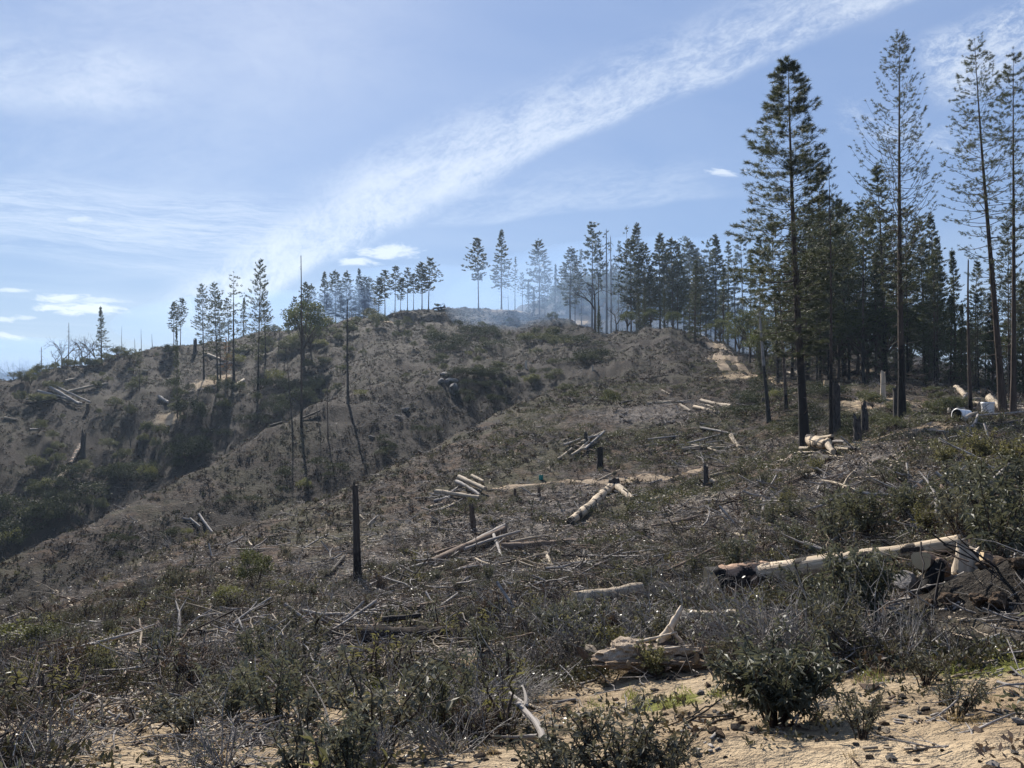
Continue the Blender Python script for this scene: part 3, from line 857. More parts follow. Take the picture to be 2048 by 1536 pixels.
CR = 'pines in the row on the ridge crest'
row = [(757, 627, 555), (770, 626, 540), (790, 623, 532), (801, 622, 558), (815, 618, 535), (827, 617, 547), (844, 613, 525), (857, 610, 517)]
words_ = ['first', 'second', 'third', 'fourth', 'fifth', 'sixth', 'seventh', 'eighth', 'ninth', 'tenth', 'eleventh', 'twelfth']
for i, (x, b, t) in enumerate(row):
    lab = 'rightmost, tallest pine of the crest row, next to the parked trailer' if i == 7 else f'slim pine, {words_[i]} from the left in the crest row left of the trailer'
    tree(f'crest{i % 3}', 'ridge_pine', (x, b), (x + 1, t), lab, width=1.45 if i in (1, 6, 7) else 1.2, group=CR, r=207)
SM = 'pines standing in blue smoke behind the crest'
for i, (x, b, t) in enumerate([(622, 648, 567), (649, 648, 543), (672, 645, 540), (693, 643, 541), (718, 640, 537), (729, 636, 551), (738, 632, 553)]):
    tree(f'wood{i % 3}', 'smoky_pine', (x, b), (x, t), f'pine in thin blue smoke behind the ridge, {words_[i]} from the left of its row', width=1.15, group=SM, r=226)
TOP = 'pines on the hilltop'
for key, x, b, t, w, lab in [('crest1', 957, 612, 476, 1.2, 'left of the two tall lone pines on the hilltop'), ('wood1', 1003, 616, 459, 1.3, 'right and taller of the two lone pines on the hilltop'),
        ('thin0', 1030, 615, 514, 1.0, 'slender pale pine right of the two lone hilltop pines'), ('thin1', 1045, 616, 545, 1.2, 'short pine left of the broad smoky hilltop pine'),
        ('fir0', 1057, 622, 560, .8, 'small dark fir below the broad smoky hilltop pine'), ('wood0', 1079, 620, 478, 1.35, 'broad tall pine hazy with smoke, on the right shoulder of the hilltop'),
        ('thin2', 1090, 622, 540, 1.0, 'thin pine just right of the broad smoky hilltop pine'), ('cedar0', 1067, 627, 575, .8, 'small dark cedar at the foot of the smoky hilltop pine'),
        ('fir1', 1112, 640, 529, .65, 'narrow leaning fir at the right end of the hilltop')]:
    tree(key, 'hilltop_pine', (x, b), (x, t), lab, width=w, group=TOP, r=208 if b < 625 else 200)
SD = 'trees behind the saddle'
sad = [('wood0', 1140, 494, 1.5, 170), ('thin0', 1163, 500, 1.0, 190), ('thin1', 1184, 444, 1.25, 170), ('thin2', 1197, 475, 1.0, 165), ('snag0', 1213, 460, .7, 170), ('snag1', 1222, 474, .6, 172),
       ('thin0', 1236, 482, 1.0, 178), ('spire', 1254, 452, .9, 176), ('wood1', 1273, 446, 1.3, 172), ('wood2', 1262, 474, 1.2, 162), ('wood0', 1289, 485, 1.2, 160), ('wood1', 1320, 466, 1.5, 168),
       ('wood2', 1346, 475, 1.4, 164), ('thin1', 1367, 474, 1.0, 180), ('wood0', 1378, 479, 1.2, 170), ('wood2', 1388, 492, 1.1, 176), ('thin2', 1411, 482, 1.2, 172), ('wood1', 1430, 469, 1.3, 168),
       ('thin0', 1455, 483, 1.3, 172), ('thin1', 1485, 474, 1.4, 178), ('wood2', 1355, 520, 1.2, 158), ('wood1', 1300, 530, 1.2, 156), ('wood0', 1400, 530, 1.2, 160), ('thin2', 1470, 520, 1.2, 160), ('wood2', 1335, 505, 1.1, 175),
       ('thin1', 1150, 520, 1.1, 178), ('wood1', 1421, 510, 1.1, 180), ('thin0', 1500, 500, 1.2, 165)]
sad.sort(key=lambda q: q[1])
for i, (key, x, t, w, r) in enumerate(sad):
    nm = 'dead_pine' if key[:4] in ('snag',) else 'hazy_pine'
    kind = 'bare dead pine' if key[:4] == 'snag' else 'broken topped thin conifer' if key == 'spire' else 'hazy pine'
    ref = 'left third' if i < 9 else 'middle third' if i < 19 else 'right third'
    j = i - (0 if i < 9 else 9 if i < 19 else 19)
    tree(key, nm, (x, 640), (x + .5, t), f'{kind}, {words_[j]} from left in the {ref} of the saddle wood', r=r, width=w, group=SD)
for key, nm, x, b, t, w, r, lab in [('fir0', 'fir', 1390, 664, 519, .95, 124, 'dark dense fir beside the bend of the dirt track at the saddle'), ('fir1', 'fir', 1446, 655, 528, .85, 140, 'lighter tiered fir right of the dark fir at the saddle'),
        ('cedar0', 'cedar', 1278, 656, 588, .95, 142, 'short cedar among the green bushes left of the dirt track'), ('cedar1', 'cedar', 1290, 656, 575, .8, 143, 'slim cedar among the bushes at the saddle, left of the fir'),
        ('cedar0', 'cedar', 1330, 656, 578, .7, 140, 'pointed young cedar midway between bushes and the dark saddle fir'), ('cedar1', 'cedar', 1198, 656, 612, 1.2, 146, 'dark bushy young cedar under the bare forked tree'),
        ('oak0', 'live_oak', 1255, 657, 622, 1.1, 141, 'leftmost round live oak on the saddle skyline'), ('oak1', 'live_oak', 1302, 657, 615, 1.1, 139, 'round live oak between the young cedars on the saddle'),
        ('oak0', 'live_oak', 1345, 657, 622, 1.1, 138, 'round live oak just left of the dark saddle fir'), ('oak1', 'live_oak', 1440, 668, 636, 1.3, 128, 'low round bush right of the dark saddle fir'),
        ('bare0', 'bare_oak', 1190, 650, 550, 1.0, 160, 'bare forked oak in the haze left of the saddle'), ('bare1', 'bare_oak', 1233, 655, 590, 1.0, 158, 'small bare oak right of the bare forked one'),
        ('oak1', 'live_oak', 1500, 715, 620, 1.0, 102, 'large leafy oak at the forest corner beside the dirt track'), ('oak0', 'live_oak', 1478, 690, 650, 1.0, 112, 'low leafy oak left of the large one by the dirt track'),
        ('burnt1', 'scorched_sapling', 1414, 726, 660, .8, None, 'scorched sapling standing alone left of the dirt track')]:
    tree(key, nm, (x, b), (x, t), lab, r=r, width=w)

LH = 'trees on the left hillside'
for key, nm, bx, b, tx, t, w, r, lab in [
        ('fir0', 'fir', 203, 707, 203, 613, .95, 184, 'lone hazy fir on the left skyline'), ('crest0', 'hillside_pine', 348, 682, 348, 604, 1.1, 190, 'left of a pair of small pines on the left skyline'),
        ('crest2', 'hillside_pine', 361, 680, 363, 596, 1.1, 188, 'right of a pair of small pines on the left skyline'), ('slope0', 'hillside_pine', 408, 760, 405, 568, 1.05, None, 'open hillside pine, first of the tall ones left of the flat topped pine'),
        ('slope1', 'hillside_pine', 436, 785, 430, 565, .95, None, 'hillside pine close to its twin, left of the flat topped pine'), ('slope2', 'hillside_pine', 441, 768, 439, 580, .8, None, 'slimmer twin pine just left of the flat topped pine'),
        ('flag', 'hillside_pine', 468, 775, 463, 544, 1.15, None, 'hillside pine with a flat ragged broken top'), ('slope1', 'hillside_pine', 458, 690, 456, 595, 1.2, 178, 'shorter pine behind the flat topped pine'),
        ('fir1', 'fir', 487, 670, 487, 595, .85, 205, 'small hazy fir right of the flat topped pine'), ('slope0', 'hillside_pine', 516, 775, 520, 519, .85, None, 'tallest straight pine on the left hillside'),
        ('slope2', 'hillside_pine', 531, 720, 531, 588, 1.25, None, 'bushy shorter pine touching the tallest hillside pine'), ('crest1', 'hillside_pine', 589, 655, 588, 594, 1.2, 200, 'small hazy pine left of the round topped oak'),
        ('crest0', 'hillside_pine', 610, 650, 610, 564, .9, 215, 'slender pine behind the tall grey snag'), ('fir1', 'young_fir', 355, 838, 353, 655, .42, None, 'thin dark young fir standing low on the left slope'),
        ('slope1', 'young_pine', 279, 790, 279, 697, 1.0, None, 'small dark pine on the left slope above the gully'), ('brown', 'scorched_pine', 453, 782, 452, 672, 1.0, None, 'small red brown scorched pine below the flat topped pine'),
        ('oak0', 'madrone', 607, 742, 608, 602, 1.0, 150, 'round topped evergreen tree beside the tall grey snag'), ('oak1', 'madrone', 622, 720, 620, 640, 1.0, 156, 'lower leafy tree right of the round topped evergreen'),
        ('burnt0', 'burnt_tree', 553, 745, 560, 655, .7, None, 'thin leaning burnt tree right of the tallest hillside pine')]:
    tree(key, nm, (bx, b), (tx, t), lab, r=r, width=w, group=LH)

SN = 'dead trunks on the far slopes'
for key, bx, b, tx, t, w, r, lab in [
        ('pole0', 603, 858, 602, 512, .6, None, 'tallest grey snag, rising from the spur over the gully'), ('burnt0', 696, 808, 695, 600, .8, None, 'black burnt snag on the slope right of the tallest grey snag'),
        ('burnt1', 585, 862, 577, 722, .7, None, 'crooked black snag just left of the tallest grey snag'), ('pole1', 656, 885, 655, 762, 1.0, None, 'short dark snag between the tallest grey and the black burnt one'),
        ('pole1', 704, 640, 703, 617, 3.0, 195, 'left of two short stubs on the crest'), ('pole0', 712, 640, 711, 621, 2.6, 195, 'right of two short stubs on the crest'),
        ('snag0', 137, 724, 138, 646, .8, 186, 'tall dead tree with drooping limbs on the left skyline'), ('snag1', 84, 740, 84, 694, .9, 192, 'hazy dead stub with drooping limbs, far left skyline'),
        ('pole0', 243, 700, 243, 653, 1.0, 186, 'tallest of the bare poles right of the lone skyline fir'), ('pole1', 283, 690, 283, 658, 1.2, 188, 'second bare pole right of the lone skyline fir'),
        ('pole0', 305, 687, 305, 668, 2.0, 188, 'third, stubby pole right of the lone skyline fir'), ('pole1', 270, 694, 270, 677, 2.0, 188, 'shortest pole between the first two on the left skyline'),
        ('burnt0', 508, 700, 508, 640, .8, 190, 'thin burnt pole behind the tallest hillside pine'), ('burnt1', 578, 650, 577, 624, 2.2, 186, 'black stub on the skyline left of the round topped evergreen'),
        ('burnt0', 640, 868, 630, 792, .7, None, 'thin leaning burnt trunk between the tallest grey and the short dark snag'), ('burnt1', 565, 762, 574, 690, .7, None, 'thin leaning burnt trunk left of the round topped evergreen'), ('burnt0', 232, 938, 241, 858, .7, None, 'left of two leaning burnt trunks in the lower left gully'), ('burnt1', 288, 930, 276, 846, .7, None, 'right of two leaning burnt trunks in the lower left gully'),
        ('pole0', 1017, 614, 1016, 590, 1.2, 240, 'small stub behind the hilltop pines'), ('burnt1', 262, 885, 250, 800, .7, None, 'burnt sapling in the gully on the left slope')]:
    tree(key, 'snag', (bx, b), (tx, t), lab, r=r, width=w, cat='snag', group=SN)

# bare hazy trees down the far left side
BX = [8, 24, 37, 52, 66, 79, 96, 112, 124, 150, 164, 178, 190, 218, 30, 60, 160, 235]
def BARE_LAB(i):
    k = sorted(BX).index(BX[i]); return f'leafless hazy tree on the far left, {(words_ + [str(n) + "th" for n in range(13, 30)])[k]} from the left edge'
rs = random.Random(5)
for i, x in enumerate([8, 24, 37, 52, 66, 79, 96, 112, 124, 150, 164, 178, 190, 218, 30, 60, 160, 235]):
    r = rs.uniform(215, 250) if x < 85 else rs.uniform(190, 205)
    b = (x, 760); top = (x, (rs.uniform(712, 728) if x < 100 else rs.uniform(662, 690)) )
    tree(f'bare{i % 2}', 'bare_tree', b, top, BARE_LAB(i), r=r, width=.8, group='leafless trees in the haze on the far left')

# the forest on the right
fr = random.Random(11)
named = [('deep0', 1556, 758, 1546, 432, 1.0, 84, 'dark pine behind the silver dead trunk'), ('deep1', 1584, 748, 1590, 420, 1.0, 88, 'dark pine just behind the tallest dense pine'),
         ('deep2', 1690, 746, 1682, 405, 1.15, 86, 'thick trunked dark pine right of the thin slim pine'), ('deep0', 1698, 762, 1697, 420, .9, 80, 'second trunk right of the thick trunked dark pine'),
         ('deep1', 1772, 763, 1757, 326, 1.25, 78, 'broad dark pine behind the upswept bare boughed pine'), ('deep2', 1816, 768, 1808, 410, 1.0, 80, 'dark pine just right of the upswept pine trunk'),
         ('deep0', 1850, 745, 1840, 432, 1.0, 92, 'pine with a clear trunk midway between the two tallest right pines'), ('deep1', 1876, 760, 1862, 428, 1.0, 80, 'pine with thin outer boughs left of the leaning pine'),
         ('fir0', 1911, 748, 1908, 498, .8, 86, 'small tiered fir with open sky to its right'), ('pole1', 1941, 820, 1934, 520, 1.15, 47, 'thick bare trunk just left of the white bucket'),
         ('cedar1', 1986, 790, 1982, 520, .62, 74, 'narrow dense cedar behind the leaning pine'), ('deep2', 2019, 800, 2012, 440, .7, 58, 'reddish slim trunk between the leaning pine and the edge'),
         ('cedar0', 2046, 800, 2046, 560, .8, 66, 'dense cedar at the right edge of the forest'), ('deep1', 1640, 735, 1640, 330, .95, 90, 'open crowned pine behind the thin slim pine'),
         ('deep2', 1726, 740, 1722, 398, 1.0, 90, 'pine left of the broad dark one behind the upswept pine'), ('deep0', 1618, 730, 1622, 430, 1.0, 95, 'dark pine right of the tallest dense pine trunk'),
         ('deep1', 1520, 735, 1518, 470, 1.1, 98, 'dark bushy pine at the left corner of the forest'), ('deep2', 1665, 728, 1672, 395, 1.0, 99, 'pine deep in the forest behind the thin slim pine')]
for key, bx, b, tx, t, w, r, lab in named:
    tree(key, 'forest_pine' if key.startswith('deep') else 'forest_tree', (bx, b), (tx, t), lab, r=r, width=w, group='trees of the forest on the right')
DEEP = []
for i in range(84):
    x = fr.uniform(1500, 2085); r = fr.uniform(74, 150)
    t = fr.uniform(440, 570) if x < 1890 else fr.uniform(570, 660)
    key = fr.choice(['deep0', 'deep1', 'deep2', 'deep0', 'wood0', 'thin1', 'cedar0', 'cedar1', 'oak0', 'oak1', 'fir1', 'pole0'])
    if i < 20: key, r, t = fr.choice(['deep0', 'deep1', 'deep2']), fr.uniform(66, 105), fr.uniform(400, 520) if x < 1880 else fr.uniform(520, 620)
    if i > 64: key = fr.choice(['oak0', 'oak1', 'cedar0', 'fir0'])
    if key in ('cedar0', 'oak0', 'oak1', 'cedar1') or i > 64: t = max(t, fr.uniform(600, 680))
    nm, what = {'c': ('cedar', 'dense dark forest cedar'), 'o': ('live_oak', 'dark leafy forest oak'), 'f': ('fir', 'tiered dark forest fir'), 'p': ('dead_tree', 'bare thin forest trunk'), 't': ('forest_pine', 'thin open forest pine')}.get(key[0], ('forest_pine', 'dark forest pine'))
    e = tree(key, nm, (x, 740), (x + fr.uniform(-4, 4), t), None, r=r, width=fr.uniform(.9, 1.2) * (.8 if key[:3] == 'fir' else 1), group='trees deep in the forest on the right')
    DEEP.append((e, what, x, t + 60))

# ------------------------------------------------------------------ words that say which one
LANDMARKS = [(888, 765, 'boulder outcrop'), (463, 740, 'flat topped pine'), (612, 690, 'round topped evergreen'), (603, 800, 'tallest grey snag'), (695, 740, 'black burnt snag'),
             (518, 730, 'tallest hillside pine'), (203, 700, 'lone skyline fir'), (118, 805, 'left slope log heap'), (135, 940, 'mottled charred log'), (970, 612, 'two lone hilltop pines'),
             (1079, 640, 'broad smoky hilltop pine'), (1120, 740, 'hilltop gully'), (1414, 710, 'scorched sapling'), (1390, 665, 'dark saddle fir'), (1300, 660, 'saddle live oaks'),
             (712, 1080, 'black standing post'), (820, 1275, 'thick charred log'), (1310, 1330, 'rotten stump'), (1845, 1140, 'sawn log end'), (1560, 1150, 'long pale log'), (510, 1160, 'tall pale green bush'),
             (1555, 1410, 'large dark leafy bush'), (1055, 1465, 'forked dead branch'), (620, 1275, 'brush heap'), (930, 1100, 'grey log heap'), (1235, 975, 'crossed logs'), (920, 980, 'pale log heap'),
             (1165, 895, 'splintered log heap'), (1650, 900, 'split log heap'), (1535, 830, 'silver dead trunk'), (1720, 860, 'twin black stumps'), (1800, 820, 'upswept open pine'),
             (1945, 825, 'white barrel'), (1430, 820, 'scattered pale logs'), (20, 1310, 'round edge bush'), (860, 610, 'parked trailer'), (770, 630, 'crest row of pines'), (355, 820, 'thin young fir'),
             (1400, 900, 'thin grey poles'), (1222, 800, 'round sapling'), (1515, 1030, 'grey root fork'), (1950, 1190, 'torn up earth mound'), (1200, 1290, 'grey twiggy thicket'), (420, 1050, 'fallen bare branch')]
LANDMARKS += [(1575, 560, 'tallest dense pine'), (1660, 560, 'thin slim pine'), (1800, 540, 'upswept open pine'), (1985, 560, 'leaning pine'), (1908, 560, 'small tiered fir'), (1500, 660, 'oak at the forest corner'), (1735, 520, 'broad dark pine')]
USED = {}
PENDING = []


def say(o, what, px, py, cat, group=None, joiner=''):
    """remember a thing; its label names the nearest landmark and how it lies to it"""
    PENDING.append((o, what, px, py)); o['category'] = cat
    if group: o['group'] = group


def flush_deep():
    for e, what, x, y in DEEP: say(e, what, x, y, 'tree', 'trees deep in the forest on the right')


def write_labels():
    flush_deep()
    buckets = {}
    for o, what, px, py in PENDING:
        best = min(LANDMARKS, key=lambda l: (l[0] - px) ** 2 + 2.2 * (l[1] - py) ** 2)
        dx, dy = px - best[0], py - best[1]
        rel = ('right of' if dx > 0 else 'left of') if abs(dx) > 1.1 * abs(dy) else ('below' if dy > 0 else 'above')
        buckets.setdefault((what, rel, best[2]), []).append((math.hypot(dx, dy), o))
    for (what, rel, lm), L in buckets.items():
        L.sort(key=lambda q: q[0])
        for i, (d, o) in enumerate(L):
            s = f'{what} {rel} the {lm}'
            if len(L) > 1:
                s += ', nearest one' if i == 0 else ', farthest one' if i == len(L) - 1 else f', {words_[i] if i < 12 else str(i + 1) + "th"} nearest'
            o['label'] = s


# ------------------------------------------------------------------ more materials
W_PALE = wood_mat('debarked_wood', (.22, .178, .13), (.46, .385, .285), (.10, .075, .058), thr=.6)
W_PATCH = wood_mat('wood_with_bark_left', (.33, .25, .165), (.62, .51, .37), (.035, .03, .027))
W_GREY = wood_mat('weathered_wood', (.15, .135, .12), (.36, .33, .30))
W_BROWN = wood_mat('brown_log', (.085, .06, .045), (.21, .155, .115))
W_CHAR = wood_mat('charred_log', (.012, .011, .011), (.06, .05, .045))
W_DARK = wood_mat('dark_barked_log', (.012, .011, .010), (.055, .044, .037), (.36, .24, .16), thr=.66, rough=.95)
W_CHARP = wood_mat('half_charred_log', (.24, .15, .10), (.42, .29, .20), (.014, .013, .013), thr=.43)
def _cut(q):
    tc = q.n('ShaderNodeTexCoord').outputs['Object']
    rg = q.n('ShaderNodeTexWave', wave_type='RINGS', rings_direction='X', ins={'Vector': tc, 'Scale': 22.0, 'Distortion': 1.5, 'Detail': 3.0}).outputs['Fac']
    c = q.mix(q.m('MULTIPLY', rg, .6), (.48, .36, .21), (.33, .24, .14))
    c = q.mix(q.m('MULTIPLY', q.step(q.noise(tc, 9.0, 4), .5, .7), .4), c, (.2, .15, .1))
    return princ(q, c, .8, .2)
W_CUT = mat('sawn_wood', _cut)
LITTER_MATS = [W_PALE, W_GREY, W_BROWN, W_CHAR]
M_STEM = bark_mat('shrub_stem', (.03, .022, .018), (.09, .065, .05), None, grain=(20, 20, 6))
M_GREYTWIG = bark_mat('grey_twig', (.15, .135, .12), (.37, .345, .315), None, grain=(20, 20, 6))
M_LANCE = leaf_mat('lance_leaves', (.058, .063, .043), (.185, .186, .135), .22, .55, .28, (.2, .2, .1), 2.5)
M_LANCE2 = leaf_mat('dull_lance_leaves', (.068, .066, .049), (.215, .205, .15), .2, .58, .25, (.24, .22, .11), 2.5)
M_LANCEY = leaf_mat('yellowing_leaves', (.07, .07, .03), (.17, .16, .07), .3, .5, .4, (.3, .28, .1), 2.0)
M_SMALL = leaf_mat('small_grey_leaves', (.035, .042, .028), (.10, .105, .072), .26, .4, .5, (.22, .22, .11), 2.0)
M_COVER = leaf_mat('ground_cover_leaves', (.022, .024, .014), (.085, .078, .042), .14, .6, .25, (.16, .14, .06), 1.0)
M_COVERB = leaf_mat('brown_cover_leaves', (.034, .024, .018), (.115, .08, .056), .14, .65, .25, (.2, .13, .07), 1.0)
def _rock(q):
    tc = q.n('ShaderNodeTexCoord').outputs['Object']
    n = q.noise(tc, 3.0, 6, .62)
    return princ(q, q.mix(q.step(n, .3, .7), (.06, .057, .053), (.20, .19, .175)), .85, .3, bump(q, n, .9, .06))
M_ROCK = mat('grey_stone', _rock)
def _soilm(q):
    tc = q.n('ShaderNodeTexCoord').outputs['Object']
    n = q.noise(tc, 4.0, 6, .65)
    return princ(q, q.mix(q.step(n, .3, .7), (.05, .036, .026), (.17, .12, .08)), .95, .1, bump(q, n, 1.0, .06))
M_CLOD = mat('clod_earth', _soilm)  # earth brown darkened to hold the mound's shade in its colour
def flatm(nm, c, rough=.5, spec=.4, metal=0.0):
    def b(q):
        tc = q.n('ShaderNodeTexCoord').outputs['Object']
        n = q.noise(tc, 6.0, 5, .6)
        return princ(q, q.mix(q.m('MULTIPLY', q.step(n, .45, .8), .35), c, tuple(x * .7 for x in c)), rough, spec, Metallic=metal)
    return mat(nm, b)
M_WHITE = flatm('white_plastic', (.78, .78, .76), .4)
M_BEIGE = flatm('beige_plastic', (.36, .32, .27), .6)
M_TEAL = flatm('teal_plastic', (.01, .22, .20), .4)
M_DARK = flatm('dark_inside', (.02, .02, .02), .9, .1)
M_RUSTY = flatm('dark_painted_steel', (.05, .045, .05), .6, .4, .3)


# ------------------------------------------------------------------ shrubs
def lance_shape(seed, h=.9, stems=9, per=46, leaf=.11, wl=.029, lean=.55, forks=2, droop=.5, side=True):
    """upright shrub: dark stems with long narrow leaves"""
    r = np.random.default_rng(seed); gt, gl = Geo(), Geo(); LP, LD, LS = [], [], []
    for i in range(stems):
        a = r.uniform(0, 6.28); ln = lean * r.uniform(.2, 1); hd = np.array([math.cos(a), math.sin(a), 0]); H_ = h * r.uniform(.55, 1.0)
        t = np.linspace(0, 1, 6); b0 = hd * r.uniform(0, .07)
        P = b0 + hd * (ln * H_ * t ** 1.3)[:, None] + np.array([0, 0, 1.]) * (H_ * t - .05 * (t == 0))[:, None] + r.normal(size=(6, 3)) * .014 * t[:, None]
        gt.tube(P, .0085 * (1.15 - t) + .002, 4)
        segs = [(P, H_)]
        for k in range(forks):
            q = r.uniform(.3, .75); o = np.array([np.interp(q, t, P[:, j]) for j in range(3)]); d = unit(hd * r.uniform(-.3, 1) + r.normal(size=3) * .6 + np.array([0, 0, .9])) * H_ * .4 * r.uniform(.6, 1.2)
            Q = o + d * np.linspace(0, 1, 4)[:, None]; gt.tube(Q, [.005, .004, .003, .0015], 3); segs.append((Q, H_ * .4))
        for S, L in segs:
            n = max(5, int(per * L / h * r.uniform(.7, 1.2))); q = r.uniform(.22, 1.02, n) ** .8
            c = np.stack([np.interp(q, np.linspace(0, 1, len(S)), S[:, j]) for j in range(3)], -1)
            ax = unit(S[-1] - S[0]); d = unit(r.normal(size=(n, 3)) * .75 + ax * .55 - np.array([0, 0, droop]) * r.random((n, 1)) + 1e-6)
            LP.append(c); LD.append(d); LS.append(.6 + .5 * r.random(n))
    c = np.concatenate(LP); d = np.concatenate(LD); s = np.concatenate(LS)[:, None]
    sd_ = unit(np.cross(d, r.normal(size=d.shape) * .5 + np.array([0, 0, 1.])))
    up = np.cross(sd_, d)
    L = leaf * s; w = wl * s
    mid = c + d * L * .48 + up * L * .06; tip = c + d * L - np.array([0, 0, 1.]) * L * .18
    gl.tris(c, mid + sd_ * w * .5, tip); gl.tris(c, tip, mid - sd_ * w * .5)
    return gt, gl, h


def twiggy_shape(seed, h=.6, w=.55, stems=22, lev=3, leaves=170, leaf=.032):
    """tangle of thin grey twigs with few small leaves"""
    r = np.random.default_rng(seed); gt, gl = Geo(), Geo(); tips = []
    def grow(o, d, L, rad, k):
        t = np.linspace(0, 1, 4); P = o + d * (L * t)[:, None] + r.normal(size=3) * .13 * L * (t ** 2)[:, None] + r.normal(size=(4, 3)) * .03 * L * t[:, None]
        gt.tube(P, rad * (1 - .55 * t), 3); tips.append(P[-1]); tips.append(P[2])
        if k < lev:
            for _ in range(3):
                q = r.integers(1, 4); grow(P[q], unit(d + r.normal(size=3) * .6), L * r.uniform(.5, .85), rad * .62, k + 1)
    for i in range(stems):
        a = r.uniform(0, 6.28); e = r.uniform(.15, 1.35)
        grow(np.array([math.cos(a), math.sin(a), 0]) * .1 * r.random(), np.array([math.cos(a) * math.cos(e) * w / h, math.sin(a) * math.cos(e) * w / h, math.sin(e)]), h * r.uniform(.35, .62), .0078, 1)
    T = np.array(tips); T = T[r.integers(0, len(T), leaves)] + r.normal(size=(leaves, 3)) * .03
    T = T[T[:, 2] > .02]; n = len(T); d = unit(r.normal(size=(n, 3)) + [0, 0, .3]); s = unit(np.cross(d, r.normal(size=(n, 3)))) * leaf * .3
    gl.quads(T, T + d * leaf * .5 - s, T + d * leaf, T + d * leaf * .5 + s)
    return gt, gl, h


for k in range(4):
    proto(f'lance{k}', lance_shape(30 + k, .9, 10 + k, 52), M_STEM, [M_LANCE], 'stems', 'foliage')
for k in range(3):
    proto(f'dull{k}', lance_shape(40 + k, .7, 12, 52, .08, .026, .7, 2, .2), M_STEM, [M_LANCE2], 'stems', 'foliage')
    proto(f'twiggy{k}', twiggy_shape(50 + k, .6, .65, 30), M_GREYTWIG, [M_SMALL], 'stems', 'foliage')
for k in range(2):
    proto(f'rusty{k}', lance_shape(66 + k, .6, 14, 40, .07, .022, .7, 3, .3), M_GREYTWIG, [M_COVERB], 'stems', 'foliage')
proto('yellow', lance_shape(60, .9, 16, 60, .075, .025, .6, 3, .1), M_STEM, [M_LANCEY], 'stems', 'foliage')
proto('dome', lance_shape(63, .9, 34, 64, .095, .029, .75, 3, .6), M_STEM, [M_LANCE], 'stems', 'foliage')
for k in range(3):
    proto(f'bush{k}', leafy_shape(70 + k, 1.6, .03, .95, (.1, 1.), 34, 44, .13), M_STEM, [M_STEM, M_LEAF_HILL], 'stems', 'foliage')
    proto(f'brush{k}', leafy_shape(80 + k, 1.2, .03, 1.2, (.08, 1.), 30, 40, .12), M_STEM, [M_STEM, M_LEAF_BRUSH], 'stems', 'foliage')
proto('gold', leafy_shape(90, 1.2, .03, .9, (.08, 1.), 30, 44, .11), M_STEM, [M_STEM, M_LEAF_YEL], 'stems', 'foliage')
proto('upright', leafy_shape(93, 2.0, .03, .72, (.06, 1.), 44, 60, .09), M_STEM, [M_STEM, M_LEAF_HILL], 'stems', 'foliage')
for k in list(PROTO):
    if PROTO[k][3] == 'stems' : pass


def shrub(key, name, px, py, hpx, what, width=1.0, group=None, r=None, cat='shrub', sink=.03, label=None):
    p = G3(px, py, r); rr = math.hypot(p.x, p.y); h = hpx / F * rr
    p = p - Vector((0, 0, sink * min(1, h)))
    e = place_tree(key, name, p, p + Vector((random.uniform(-.08, .08) * h, random.uniform(-.08, .08) * h, h)), width)
    for c in e.children:
        if c.name.startswith('stems'): c['kind'] = 'stuff'
    if label: tag(e, label, cat, group)
    else: say(e, what, px, py - hpx * .4, cat, group)
    return e


